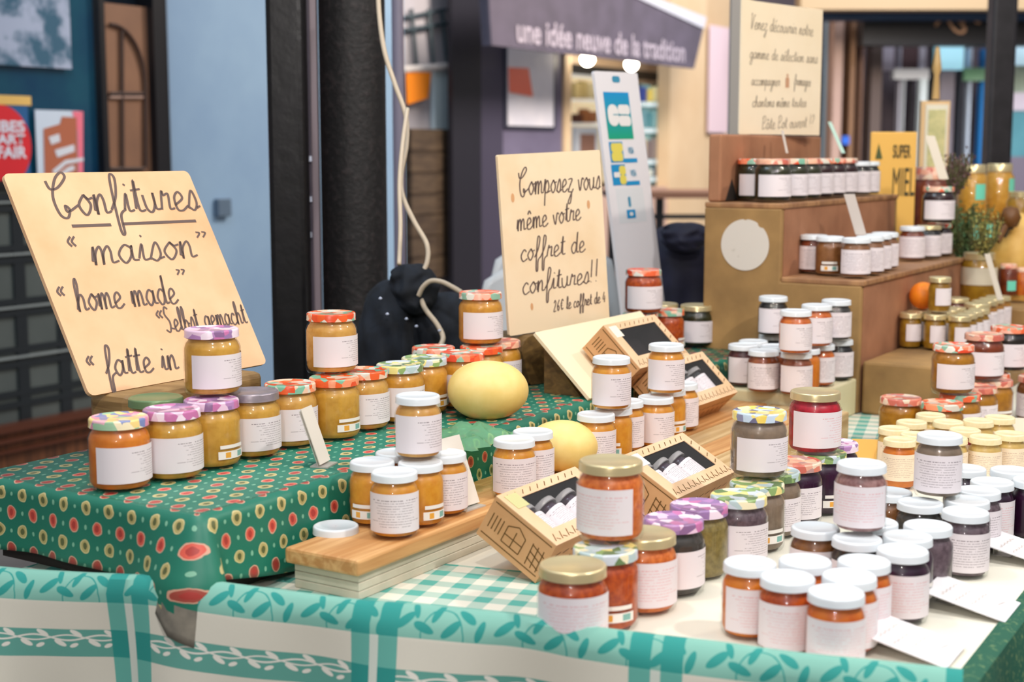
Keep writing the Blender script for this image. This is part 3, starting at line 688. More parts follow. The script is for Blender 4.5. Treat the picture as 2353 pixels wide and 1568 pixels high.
def rz(u):
    for (a, b), (c, d) in zip(RZ, RZ[1:]):
        if a <= u <= c: f = (u - a) / (c - a); f = f * f * (3 - 2 * f); return b + (d - b) * f
    return 0
tcl = MB(); NU = 160
prof = [(-.050, .0012), (-.036, .002), (-.026, .012), (-.018, .024), (-.010, .0295), (0, .031), (.007, .027)]
rows, uvs = [], []
arc_ = 0; prev = None; pl = []
for (o_, z_) in prof:
    if prev: arc_ += math.hypot(o_ - prev[0], z_ - prev[1])
    pl.append(arc_); prev = (o_, z_)
hemv = [a - pl[-2] for a in pl]
for k, (o_, z_) in enumerate(prof):
    rows.append([TA + TU * (TL * j / NU) - TN * o_ + UP * (z_ + ZTAB - ZRIM + (vnoise(TL * j / NU * 1.2, 1) * .0015 + rz(TL * j / NU) if k > 1 else 0)) for j in range(NU + 1)]); uvs.append([(TL * j / NU, hemv[k]) for j in range(NU + 1)])
for k in range(1, 26):
    d = k * .016
    r = []
    for j in range(NU + 1):
        u = TL * j / NU
        fold = (vnoise(u * 1.5, 2) * .5 + .5 * math.sin(u * 22 + d * 6)) * min(d, .25) * .20 + .01
        r.append(TA + TU * u - TN * (.007 + fold) + UP * (.027 + ZTAB - ZRIM - d + vnoise(u * 1.2, 1) * .0015 + rz(u)))
    rows.append(r); uvs.append([(TL * j / NU, hemv[-1] + d) for j in range(NU + 1)])
tcl.grid(rows[::-1], uvs[::-1])
# flat top
def tuv(p): q = p - TA; return (q.dot(TU), -q.dot(TN) + hemv[0] - .05)
i0 = TA - TN * -.05; i1 = TB + TN * .05
pp = [Vector((p.x, p.y, ZTAB + .0012)) for p in (TA + TN * .05, TBt + TN * .05, BR_, LB)]
tcl.f.append(tuple(range(len(tcl.v), len(tcl.v) + 4))); tcl.v += pp; tcl.uv.append([tuv(p) for p in pp]); tcl.mi.append(0)
cl = tag(build('tablecloth', tcl, mc, smooth=True, merge=True), 'cream and teal check tablecloth with leaf border hanging along the front', 'tablecloth')
# green cloth on the right end
t = MB(); rows, uvs = [], []
for k in range(0, 22):
    r = []
    for j in range(61):
        s = j / 60 * 1.6; d = max(0, k - 2) * .02; out = [(-.02, .002), (-.004, .004), (.004, 0)][k] if k < 3 else (.006 + .02 * math.sin(s * 30 + d * 3) * min(1, d * 6) + d * .12, 0)
        outd = Vector((TRd.y, -TRd.x, 0)); r.append(TBt + TRd * (s + .012) + outd * out[0] + UP * (out[1] - d + .002))
    rows.append(r); uvs.append([(j / 60 * 1.6, k * .02) for j in range(61)])
t.grid(rows[::-1], uvs[::-1])
tag(build('green_side_cloth', t, M('dark_green_speckled', '#14543F', .8, var='#5C7A52', scale=150, detail=2, lo=.56, hi=.68), smooth=True), 'dark green speckled cloth hanging off the right table end', 'cloth')

# ---- riser and its patterned cloth
RC = at(455, 1190, ZRIS)                                    # front right corner of the top
wl_ = -along(RC, -R, -60); RW = abs(wl_)
RL = (S0 - RC).dot(D) - .004
m_dkwood = M('dark_board', '#2A2420', .7)
t = MB(); O = RC - R * RW; O.z = ZTAB + .002
t.box(O + D * .025 + R * .02, R * (RW - .04), D * (RL - .045), UP * (ZRIS - ZTAB - .03))  # box set forward, its dark colour stands in for shade beneath the cloth
t2 = MB(); O2 = RC - R * (RW - .004); O2.z = ZRIS - .026; t2.box(O2 + D * .006, R * (RW - .012), D * (RL - .012), UP * .022)
rs = empty('display_riser', O + D * .1, 'low wooden display riser hidden under the dark green patterned cloth', 'riser')
build('base_box', t, m_dkwood, rs); build('top_board', t2, m_dkwood, rs)
def m_prov():
    m, t, p = newmat('green_provence_cloth'); p.inputs['Roughness'].default_value = .48
    uv = t.nodes.new('ShaderNodeUVMap'); s = t.nodes.new('ShaderNodeSeparateXYZ'); t.links.new(uv.outputs[0], s.inputs[0])
    u, v = E(t, s.outputs[0]), E(t, s.outputs[1])
    PU, PV = .041, .0245
    row = (v / PV).floor(); par = row.mod(2.0)
    fu = ((u / PU) + par * .5).mod(1.0) * PU - PU / 2; fv = (v / PV).mod(1.0) * PV - PV / 2
    def el(ru, rv): 
        a = fu / ru; b = fv / rv; return (a * a + b * b).lt(1.0)
    red = par.gt(.5)
    r4 = row.mod(4.0).gt(2.5) 
    base = mixc(t, noise(t, 6, 3) * .6, hx('#1C7A62'), hx('#0F5E4C'))
    wob = (noise(t, 60, 2) - .5) * .006; fu = fu + wob; fv = fv + (noise(t, 47, 2) - .5) * .006
    c = mixc(t, el(.0086, .0092), base, mixc(t, red, hx('#D2C48C'), hx('#D8A48A')))
    c = mixc(t, el(.0068, .0078), c, mixc(t, red, hx('#B8A86A'), mixc(t, r4, hx('#DB5B48'), hx('#A84A3C'))))
    c = mixc(t, el(.0036, .0048), c, mixc(t, red, hx('#5E6238'), hx('#B23A32')))
    fu2 = ((u / PU) + par * .5 + .5).mod(1.0) * PU - PU / 2
    a = fu2 / .0022; b = fv / .0030; c = mixc(t, (a * a + b * b).lt(1.0), c, hx('#7FB89A'))
    c = mixc(t, noise(t, 900, 1) * .12, c, hx('#0A3E34'))
    t.links.new(c, p.inputs['Base Color']); return m
mp_ = m_prov()
t = MB(); NF_, NS = 40, 150
path = []                                                   # perimeter: (point, outward, s)
L1 = RW; rad = .014; n_arc = 8
P_l = RC - R * RW
for j in range(NF_ + 1):
    s = (L1 - rad) * j / NF_; path.append((P_l + R * s + D * .0, -D, s))
cc = RC - R * rad + D * rad
for j in range(1, n_arc + 1):
    a = math.pi / 2 * j / n_arc; o_ = (-D * math.cos(a) + R * math.sin(a)); path.append((cc + o_ * rad, o_, L1 - rad + rad * a))
s1 = path[-1][2]
for j in range(1, NS + 1):
    s = (RL - rad) * j / NS; path.append((RC + D * (rad + s), R, s1 + s))
def hem(s):
    f = s / L1
    if s < L1 - .115: return .094 - .008 * math.sin(f * 4)
    if s < L1 + .002: k = (s - (L1 - .115)) / .117; return .089 + .070 * k ** 2.6
    if s < L1 + .016: k = (s - L1 - .002) / .014; return .159 - (.159 - .082) * k
    k = min(1, (s - L1 - .016) / .18); return .082 + .030 * k
rows, uvs = [], []
NV = 12
for k in range(NV + 3):
    r, q = [], []
    for (P, o_, s) in path:
        if k == 0: pt = P - o_ * .010 + UP * .0015; v = -.010
        elif k == 1: pt = P - o_ * .003 + UP * .0; v = -.003
        else:
            d = hem(s) * (k - 1) / (NV + 1); cn = math.exp(-((s - L1) / .035) ** 2)
            fl = .004 + (.006 + .004 * math.sin(s * 40)) * (d / .1) + .034 * math.exp(-((s - L1) / (.070 if s < L1 else .014)) ** 2) * max(0, min(1, (d - .008) / .070))
            pt = P + o_ * fl - UP * (d + .001); v = d
        r.append(pt); q.append((s, v))
    rows.append(r); uvs.append(q)
t.grid(rows[::-1], uvs[::-1])
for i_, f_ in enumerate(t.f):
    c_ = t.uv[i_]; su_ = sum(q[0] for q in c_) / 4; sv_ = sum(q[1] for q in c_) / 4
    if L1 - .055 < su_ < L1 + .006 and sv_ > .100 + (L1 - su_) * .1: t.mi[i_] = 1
# top sheet
ct = [P_l + D * 0 - UP * 0]
rowsT, uvT = [], []
for i in range(2):
    pass
A0 = P_l + D * .010 + UP * .0015; B0 = RC - R * .010 + D * .010 + UP * .0015; C0 = RC - R * .010 + D * RL + UP * .0015; D0 = P_l + D * RL + UP * .0015
t.f.append(tuple(range(len(t.v), len(t.v) + 4))); t.v += [A0, B0, C0, D0]
t.uv.append([(0, .0), (L1, .0), (L1, -RL * .9), (0, -RL * .9)]); t.mi.append(0)
# left hanging side
t.quad(P_l + UP * .0015 + D * RL, P_l + UP * .0015, P_l - R * .006 - UP * .09, P_l - R * .006 - UP * .09 + D * RL, uv=[(RL, 0), (0, 0), (0, .09), (RL, .09)])
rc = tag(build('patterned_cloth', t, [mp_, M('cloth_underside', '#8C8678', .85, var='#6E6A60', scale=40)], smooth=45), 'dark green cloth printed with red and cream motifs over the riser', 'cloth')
so = rc.modifiers.new('thickness', 'SOLIDIFY'); so.thickness = .0008; so.offset = -1

# ---- plank on beam (front)
m_pine = m_wood('pine_plank', '#DDAE74', '#B57C42', (1.2, 26, 26), 3)
m_pine2 = m_wood('pine_plank_pale', '#D8BC8C', '#B08C58', (1.2, 26, 26), 3)
m_beam = M('pale_grey_beam', '#CFC8B4', .7, var='#BDB5A0', scale=14)
PR = at(822, 1290, ZPL); PW = .118
def rot_obj(o):   # local axes: x along D, y along -R
    return o
def oriented(name, mb_local, mats, O, parent=None, bevel=0, xdir=D, smooth=False):
    o = build(name, mb_local, mats, parent, world=False, bevel=bevel, smooth=smooth)
    X = xdir.normalized(); Y = Vector((-X.y, X.x, 0)); o.matrix_world = Matrix(((X.x, Y.x, 0, O.x), (X.y, Y.y, 0, O.y), (0, 0, 1, O.z), (0, 0, 0, 1))); return o
PLEN = (at(1812, 930, .8565) - PR).dot(D) - .004
t = MB(); t.box((0, 0, 0), (PLEN, 0, 0), (0, PW, 0), (0, 0, .021))
tag(oriented('pine_plank', t, m_pine, Vector((PR.x, PR.y, ZPL - .021)), bevel=.004), 'honey coloured pine plank carrying the front row of white lidded jars', 'plank', 'pine planks')
t = MB(); 
for a in range(3): t.box((.012 , .008, a * .0112), (PLEN - .02, 0, 0), (0, PW - .014, 0), (0, 0, .0108))
tag(oriented('grey_beam', t, m_beam, Vector((PR.x, PR.y, ZTAB + .0014)), bevel=.0012), 'pale grey wooden beam lying under the front pine plank', 'beam')
# second run of planks
def rd(p): q = p - PR; return q.dot(R), q.dot(D)
r2 = rd(at(1800, 1015, ZPL))[0]; d2 = rd(at(1640, 1075, ZPL))[1]; d3 = rd(at(1800, 935, ZPL))[1]
nb = 3; bw = (r2 - .004) / nb
for k in range(nb):
    t = MB(); t.box((0, 0, 0), (PLEN - d2, 0, 0), (0, bw - .003, 0), (0, 0, ZPL - ZTAB - .002))
    tag(oriented('pine_plank', t, m_pine2 if k != 1 else m_pine, PR + R * (.003 + bw * (k + 1)) + D * d2 + UP * (ZTAB + .0014 - PR.z), bevel=.003), 'pale weathered pine plank ' + ('left, middle and right'.replace(',', '').split()[[0, 1, 3][k]]) + ' of the three behind the cardboard gift boxes', 'plank', 'pine planks')
# light block shelf
ZF = .878
r3 = rd(at(1948, 878, ZF))[0]; r3l = rd(at(1652, 893, ZF))[0]; dF = max(rd(at(1800, 926, ZF))[1], rd(at(1640, 903, ZF))[1]); dS = (S0 - PR).dot(D)
dF = PLEN + .004
t = MB(); t.box((0, 0, 0), (dS - dF - .004, 0, 0), (0, r3 - r3l, 0), (0, 0, ZF - ZTAB - .0015))
bs = oriented('pale_block', t, M('cream_painted_block', '#E4DCB8', .6, var='#D8CFA6', scale=6), PR + R * r3 + D * dF + UP * (ZTAB + .0014 - PR.z), bevel=.004)
tag(bs, 'cream painted block carrying the stacked dark and orange jars', 'block')

# ---- stepped stand of crates
Z1, Z2, Z3 = 1.230, 1.0725, .914
m_ochre = M('ochre_crate_end', '#B08A54', .75, var='#80623A', scale=7, lo=.3, hi=.7, detail=6); m_redb = M('reddish_crate_side', '#B27E5C', .75, var='#946446', scale=9, detail=6, lo=.3, hi=.7)
m_tread = m_wood('tread_wood', '#B88A5C', '#8A6040', (1, 12, 1), 4)
sL = abs(along(S0, -R, 1611)); sM = abs(along(S0 + UP * .35, -R, 1795)); DS = .80
SL = S0 - R * sL; SM = S0 - R * sM
st = empty('stepped_stand', S0 - R * sL * .5, 'large brown stepped stand with a white round sticker on its end', 'display stand')
t = MB(); th = .016
def pz(P, z): return Vector((P.x, P.y, z))
t.prism([pz(SL, ZTAB + .0015), pz(S0, ZTAB + .0015), pz(S0, Z2), pz(SM, Z2), pz(SM, Z1), pz(SL, Z1)], D * th); build('end_panel', t, m_ochre, st, bevel=.004)
t = MB(); t.prism([pz(SL, ZTAB + .0015) + D * DS, pz(S0, ZTAB + .0015) + D * DS, pz(S0, Z2) + D * DS, pz(SM, Z2) + D * DS, pz(SM, Z1) + D * DS, pz(SL, Z1) + D * DS], -D * th); build('end_panel', t, m_ochre, st)
t = MB(); t.box(pz(SM, Z2) + D * th - R * th, R * th, D * (DS - 2 * th), UP * (Z1 - Z2 - .0012)); build('upper_side_panel', t, m_redb, st)
t = MB(); t.box(pz(S0, ZTAB + .0015) + D * th - R * th, R * th, D * (DS - 2 * th), UP * (Z2 - ZTAB - .0028)); build('lower_side_panel', t, m_redb, st)
t = MB(); t.box(pz(SL, Z1) - UP * .001, R * (sL - sM + .004), D * DS, UP * .012); build('upper_tread', t, m_tread, st, bevel=.003)
t = MB(); t.box(pz(SM, Z2) - UP * .001 + R * .001, R * (sM + .004), D * DS, UP * .012); build('lower_tread', t, m_tread, st, bevel=.003)
Z1 += .0115; Z2 += .0115
t = MB(); cz = on_plane(1712, 563, S0, D); rr = abs(on_plane(1712, 504, S0, D).z - on_plane(1712, 622, S0, D).z) / 2
pts = []
for i in range(60):
    a = 2 * math.pi * i / 60; r_ = rr * (1 - (.07 if i in (8, 9) else 0) - (.04 if i == 15 else 0)); pts.append(cz + R * (r_ * math.cos(a)) + UP * (r_ * math.sin(a)) - D * .0015)
t.prism(pts, D * .0012); build('round_sticker', t, M('rough_white_paper', '#DAD2C6', .8, var='#B8AE9E', scale=26, detail=5, lo=.62, hi=.72), st)
t = MB(); p0 = S0 + R * .006; t.box(pz(p0, ZTAB + .0015) + D * .004, R * .190, D * 1.02, UP * (Z3 - ZTAB - .0015))
tag(build('low_crate', t, m_ochre, bevel=.006), 'low ochre wooden crate under the small gold lidded honey jars', 'crate')
# thin box on the top tread
T1 = at(1650, 468, Z1); T1 = SL + R * .004 + D * .006; T1.z = Z1
t = MB(); lt = along(T1 + R * .031 + UP * .1, D, 1887); t.box(T1, R * .031, D * min(lt, DS - .05), UP * .148)
t1 = empty('brown_box', T1 + R * .02, 'upright thin brown wooden box standing on the top tread', 'box'); build('body', t, m_redb, t1, bevel=.005)
t = MB(); b0 = on_plane(1668, 457, T1 + R * .0325, R); b1 = on_plane(1695, 457, T1 + R * .0325, R); b2 = on_plane(1682, 412, T1 + R * .0325, R); b0.z = b1.z = Z1 + .002; t.prism([b0, b1, b2], -R * .001); build('dark_triangle', t, m_dkwood, t1)  # flat dark triangle on the side face of the box

# ================================================================== JARS
JT = {   # radius, height, lid radius, lid height, neck radius, label z0, z1
 'L': (.0400, .094, .0378, .0125, .0340, .013, .060),
 'S': (.0318, .085, .0300, .0110, .0262, .010, .061),
 'G': (.0250, .080, .0245, .0120, .0215, .018, .056),
 'H': (.0280, .082, .0262, .0110, .0232, .016, .060),
 'N': (.0318, .064, .0300, .0110, .0262, .008, .042),
 'B': (.0470, .125, .0420, .0130, .0380, .025, .080),
 'X': (.0255, .066, .0245, .0095, .0212, .008, .046),
}
JAM = {
 'yellow': ('#EAB44C', '#D69C34'), 'gold': ('#F6AE3A', '#E6962A'), 'quince': ('#EDB65C', '#DC9C40'), 'fire': ('#F2902A', '#E47C20'), 'apricot': ('#E8A63C', '#D08C2A'),
 'orange': ('#EA8026', '#D05E18'), 'marmalade': ('#F58A3A', '#D6641C'), 'redorange': ('#D45E1E', '#AC3E14'), 'ruby': ('#D21030', '#960A20'), 'wine': ('#5C1A1C', '#3C1012'),
 'plum': ('#3E1638', '#260C22'), 'black': ('#221A14', '#0F0C0A'), 'darkgreen': ('#34361A', '#16180E'), 'greybrown': ('#9A8470', '#83705E'), 'olive': ('#A08C50', '#80703C'),
 'rose': ('#B88C88', '#8E5E5C'), 'brown': ('#A06A3C', '#80502C'), 'rust': ('#8E3E1C', '#6C2A12'), 'amber': ('#C4851E', '#A46A14'), 'mauvebrown': ('#7C6870', '#5C4A52'), 'charcoal': ('#4C4742', '#2E2B28'),
 'honey': ('#B88A24', '#9C7018'), 'palehoney': ('#F2D488', '#E8C068'), 'blackred': ('#341418', '#1C0C0E'), 'rednut': ('#A85A30', '#843C1C'),
}
LID = {'white': lambda: M('white_lid', '#DFE6EA', .25), 'gold': lambda: M('gold_lid', '#DCCB9C', .28, metal=.6), 'grey': lambda: M('grey_lid', '#8A8486', .35, metal=.5, var='#A89CA6', scale=40),
 'greenlid': lambda: M('green_lid', '#6E8A60', .35, metal=.3), 'cream': lambda: M('cream_lid', '#F4E6BC', .35, metal=0, var='#E8D6A0', scale=60),
 'red': lambda: m_print('red', ['#E8663A', '#F08A66', '#E2E0D4', '#F4B49C', '#8CB49C', '#DC4A2C']),
 'orange': lambda: m_print('orange', ['#E8602C', '#F0956C', '#E9C2A6', '#7FB79C', '#E2522A', '#D8D2C4']),
 'violet': lambda: m_print('violet', ['#B486B8', '#E4C4DA', '#9A78A8', '#EEDCE8', '#C474A6', '#8A6690']),
 'pastel': lambda: m_print('pastel', ['#F0D488', '#E8B4C0', '#7A88B8', '#F4E6C0', '#DC8CA8', '#9CC4A0']),
 'citrus': lambda: m_print('citrus', ['#E8D888', '#B4C8C8', '#8CAA6A', '#EFE6C0', '#6A8458', '#C8D0D8']),
 'bluecitrus': lambda: m_print('bluecitrus', ['#8A8CA8', '#C2D4E4', '#F0DC84', '#E8CC60', '#6C6A86', '#F4E8B0']),
 'peach': lambda: m_print('peach', ['#E0A48C', '#D87E68', '#E6CDB4', '#C86A5A', '#F0B898', '#B8908A']),
}
MESH = {}
def jm(kind, part):
    k = (kind, part)
    if k in MESH: return MESH[k].copy()
    r, h, lr, lh, nr, l0, l1 = JT[kind]; t = MB(); sh = h - lh - .016
    if part == 'glass':
        t.lathe([(.0005, .0008), (r * .80, 0), (r * .93, .0012), (r * .985, .005), (r, .010), (r, sh), (r * .985, sh + .003), (nr + (r - nr) * .55, sh + .0085), (nr, sh + .0125), (nr, h - .002)], 44); me = t.mesh('glass', smooth='all', merge=True)
    elif part == 'jam':
        q = .0016; t.lathe([(.0005, .0052), (r * .86, .0050), (r * .95 - q, .0075), (r - q, .012), (r - q, sh), (r * .985 - q, sh + .003), (nr + (r - nr) * .55 - q, sh + .0085), (nr - q, sh + .0125), (nr - q, h - lh * .8), (.0005, h - lh * .8)], 40); me = t.mesh('jam', smooth=50, merge=True)
    elif part == 'lid':
        b = h - lh; t.lathe([(nr, b + .001), (lr - .001, b), (lr + .0004, b + .0008), (lr + .0002, b + .0022), (lr, b + .003), (lr, h - .0025), (lr - .0007, h - .0009), (lr - .0022, h), (lr - .004, h - .0003), (lr - .0055, h - .0012), (.0005, h - .0012)], 44); me = t.mesh('lid', smooth=50, merge=True)
    elif part == 'label':
        a = math.radians(76); t.lathe([(r + .0004, l0), (r + .0004, l1)], 30, a0=-a, a1=a); me = t.mesh('label', smooth='all')
    elif part == 'label_tall':
        a = math.radians(76); t.lathe([(r + .0004, l0 - .001), (r + .0004, l1 + .0065)], 30, a0=-a, a1=a); me = t.mesh('label', smooth='all')
    elif part == 'strip':
        a = math.radians(34); zz = l0 + .002
        t.lathe([(r + .0004, zz), (r + .0004, zz + .011)], 12, a0=-a, a1=a); me = t.mesh('strip', smooth='all')
    elif part == 'strip2':
        a = math.radians(30); zz = l0 + .0165
        t.lathe([(r + .0004, zz), (r + .0004, zz + .005)], 12, a0=-a, a1=a); me = t.mesh('strip2', smooth='all')
    MESH[k] = me; return me.copy()
PART = {}
def jpart(kind, part, mat):
    k = (kind, part, mat.name)
    if k not in PART:
        me = jm(kind, part); me.materials.clear(); me.materials.append(mat); PART[k] = me
    return PART[k]
ALLJ = []
def jar(name, kind, x, y, mode, z0, jam, lid, ang, style, label, group=None, Z=None, ink='g'):
    r, h = JT[kind][0], JT[kind][1]
    if mode == 'b':
        P = at(x, y, z0); d = Vector((P.x, P.y, 0)).normalized(); P = P + d * r
        P.x = (P.x / 1)  # centre follows the same column
        q = ray(x, y); depth = P.y * CP + (CH - P.z) * SP; P.x = (x - 1176.5) / F * depth
    elif mode == 't': P = at(x, y, z0 + h); P.z = z0
    elif mode == 'z': P = aty(x, 700, Z); P.z = z0
    ALLJ.append(dict(name=name, kind=kind, P=P, jam=jam, lid=lid, ang=ang, style=style, label=label, group=group, ink=ink, r=r, h=h, z0=z0))
def relax():
    for it in range(300):
        mv = 0
        for i, a in enumerate(ALLJ):
            for b in ALLJ[i + 1:]:
                if a['z0'] + a['h'] < b['z0'] + .001 or b['z0'] + b['h'] < a['z0'] + .001: continue
                d = b['P'] - a['P']; d.z = 0; need = a['r'] + b['r'] + .0012
                if d.length < need:
                    e = need - d.length; mv += e
                    n = d.normalized() if d.length > 1e-4 else Vector((0, 1, 0))
                    s = 1 if d.y >= 0 else -1
                    dirn = (n + Vector((0, s * .8, 0))).normalized() if abs(n.y) < .9 else n
                    k = e / max(.3, dirn.dot(n)) * .5
                    a['P'] -= dirn * k; b['P'] += dirn * k
        if mv < 1e-4: break
def make_jars():
    relax()
    for j in ALLJ:
        e = bpy.data.objects.new(j['name'], None); C.objects.link(e); e.location = j['P']; e.empty_display_size = .03
        e.rotation_euler = (0, 0, -math.atan2(j['P'].x, j['P'].y)); tag(e, j['label'], 'jar', j['group'])
        k = j['kind']; e.location.z += .0003 + (.0016 if abs(j['z0'] - ZRIS) < .0001 else 0) + (.0012 if abs(j['z0'] - ZTAB) < .0001 else 0)
        a, b = JAM[j['jam']]
        parts = [('glass', 'glass', m_glass()), ('jam', 'jam', m_jam(j['jam'], a, b, 130 if j['jam'] in ('marmalade', 'redorange', 'olive', 'mauvebrown', 'rose') else 55)), ('lid', 'lid', LID[j['lid']]())]
        for nm, part, mat in parts:
            o = bpy.data.objects.new(nm, jpart(k, part, mat)); C.objects.link(o); o.parent = e
        stl = j['style']; ang = math.radians(j['ang'])
        if stl in ('m', 'f'):
            ml = {'g': ('side' if stl == 'm' else 'front'), 'p': 'pink', 'c': 'c'}[j['ink']]
            mat = m_label('cream_front', '#B08A70', 'front', '#F4E0C4') if j['ink'] == 'c' else m_label('grey_' + ml if j['ink'] == 'g' else 'pink_' + stl, '#6E5C66' if j['ink'] == 'g' else '#E0A4A8', 'side' if stl == 'm' else 'front')
            o = bpy.data.objects.new('label', jpart(k, 'label_tall' if (k == 'L' and j['ink'] == 'p') else 'label', mat)); C.objects.link(o); o.parent = e; o.rotation_euler = (0, 0, ang)
            if abs(j['ang']) > 200: pass
        if stl == 's':
            for pn, part, mat in (('certificate_label', 'strip', m_strip()), ('price_strip', 'strip2', M('label_blank', '#EFEAE2', .5))):
                o = bpy.data.objects.new(pn, jpart(k, part, mat)); C.objects.link(o); o.parent = e; o.rotation_euler = (0, 0, ang)
UPL = ZRIS + .0945; UPS = ZPL + .0855
G1 = None
J = jar
N = 'jam_jar'
# riser, left cluster
J(N, 'L', 284, 1138, 'b', ZRIS, 'fire', 'pastel', 30, 'm', 'large orange jam jar with pastel lid at the front left corner of the green riser')
J(N, 'L', 414, 1108, 'b', ZRIS, 'yellow', 'violet', 18, 'm', 'yellow jam jar with violet lid just right of the pastel lidded orange jar')
J(N, 'L', 489, 1088, 'b', ZRIS, 'yellow', 'violet', 45, 's', 'yellow jam jar with pinkish violet lid directly under the stacked jar, small strip labels')
J(N, 'L', 566, 1069, 'b', ZRIS, 'yellow', 'grey', 5, 'm', 'yellow jam jar with a dull grey lid, rightmost of the left riser cluster')
J(N, 'L', 358, 915, 't', ZRIS, 'yellow', 'greenlid', 10, 'm', 'jam jar with greenish lid half hidden behind the violet lidded jars')
J(N, 'L', 490, 917, 'b', UPL, 'yellow', 'violet', 32, 'm', 'yellow jam jar with violet lid stacked on others before the Confitures board')
# riser, middle cluster
J(N, 'L', 695, 1030, 'b', ZRIS, 'quince', 'orange', 10, 'm', 'amber jam jar with orange floral lid standing behind the leaning price tag')
J(N, 'L', 762, 1020, 'b', ZRIS, 'yellow', 'orange', 40, 's', 'amber jam jar with orange lid and small strip labels under the stacked jar')
J(N, 'L', 828, 1003, 'b', ZRIS, 'quince', 'orange', 12, 'm', 'amber jam jar with orange lid third from left in middle riser row')
J(N, 'L', 763, 865, 'b', UPL, 'quince', 'orange', 32, 'm', 'amber jam jar with orange floral lid stacked in front of the iron column')
J(N, 'L', 918, 838, 't', ZRIS, 'apricot', 'citrus', 20, 'm', 'amber jam jar with green and yellow lid behind the single stacked white lidded jar')
J(N, 'L', 969, 825, 't', ZRIS, 'apricot', 'citrus', 60, 's', 'apricot jam jar with pale citrus print lid left of the yellow melon')
J(N, 'L', 996, 799, 't', ZRIS, 'apricot', 'red', 60, 's', 'apricot jam jar with red print lid at the back beside the black coat')
J(N, 'L', 1062, 812, 't', ZRIS, 'apricot', 'red', 25, 'm', 'apricot jam jar with red floral lid directly behind the yellow melon')
J(N, 'L', 1106, 797, 't', ZRIS, 'apricot', 'orange', 20, 'm', 'apricot jam jar with orange lid bearing the stacked jar behind the melon')
J(N, 'L', 1148, 784, 't', ZRIS, 'apricot', 'peach', 5, 'm', 'apricot jam jar with peach lid left of the wooden sign block')
J(N, 'L', 1104, 798, 'b', UPL, 'apricot', 'red', 28, 'm', 'apricot jam jar with red floral lid stacked left of the Composez sign')
# plank, front cluster
J(N, 'S', 913, 1235, 'b', ZPL, 'gold', 'white', 0, 'f', 'small golden jam jar facing front with full label at the plank front')
J(N, 'S', 857, 1219, 'b', ZPL, 'gold', 'white', -25, 's', 'golden jar with colourful strip label, leftmost on the front plank')
J(N, 'S', 905, 1046, 't', ZPL, 'gold', 'white', 20, 'm', 'golden jar with white lid at the back left under the stacked jar')
J(N, 'S', 962, 1216, 'b', ZPL, 'gold', 'white', 40, 's', 'golden jar with strip label right of the front facing one')
J(N, 'S', 1014, 1198, 'b', ZPL, 'gold', 'white', 5, 'f', 'golden jar with white lid beside the tilted clear price tag')
J(N, 'S', 961, 1062, 'b', UPS, 'quince', 'white', 8, 'm', 'single golden jar with white lid stacked over the front plank cluster')
J(N, 'N', 790, 1202, 't', ZTAB, 'brown', 'white', 40, 's', 'short jar with white lid tucked behind the plank against the riser')
# plank, second cluster
J(N, 'S', 1184, 1007, 't', ZPL, 'gold', 'white', 5, 'f', 'golden jar with white lid, front one of the pair left of the second melon')
J(N, 'S', 1222, 991, 't', ZPL, 'gold', 'white', 10, 'f', 'golden jar with white lid, rear one of the pair touching the second melon')
J(N, 'S', 1370, 950, 't', ZPL, 'gold', 'white', 10, 'f', 'golden jar with white lid right beside the pale second melon')
J(N, 'S', 1410, 936, 't', ZPL, 'gold', 'white', -10, 's', 'golden jar under the left stacked jar near the leaning cream board')
J(N, 'S', 1437, 920, 't', ZPL, 'gold', 'white', 5, 'f', 'golden jar with white lid between the two stacked golden jars')
J(N, 'S', 1507, 911, 't', ZPL, 'gold', 'white', 5, 'm', 'golden jar with white lid in front under the right stacked golden jar')
J(N, 'S', 1536, 893, 't', ZPL, 'gold', 'white', 45, 's', 'golden jar with strip label in the middle under the right stacked jar')
J(N, 'S', 1565, 880, 't', ZPL, 'gold', 'white', 5, 'f', 'rearmost golden jar with white lid touching the open gift box')
J(N, 'S', 1405, 820, 't', UPS, 'gold', 'white', 8, 'm', 'golden jar with white lid stacked, left one before the empty gift box')
J(N, 'S', 1531, 791, 't', UPS, 'gold', 'white', 8, 'm', 'golden jar with white lid stacked, right one before the empty gift box')
# behind the boxes on the riser
J(N, 'L', 1478, 3.00, 'z', UPL, 'redorange', 'red', 20, 'm', 'red orange jam jar with red and gold lid in front of the payment card panel', Z=3.00)
J(N, 'L', 1472, 700, 'z', ZRIS, 'redorange', 'red', 20, 'm', 'red jam jar with red print lid under the stacked red orange jar', Z=3.01)
J(N, 'L', 1532, 717, 'z', ZRIS, 'redorange', 'orange', 70, 's', 'red jam jar with orange lid peeking out behind the empty gift box', Z=3.07)
J(N, 'L', 1530, 700, 't', ZRIS, 'olive', 'gold', 60, 's', 'jar with pale gold lid showing behind the red orange jar')
J(N, 'L', 1591, 802, 'b', ZRIS, 'darkgreen', 'gold', 20, 'm', 'nearly black jam jar with shiny gold lid left of the stepped stand')
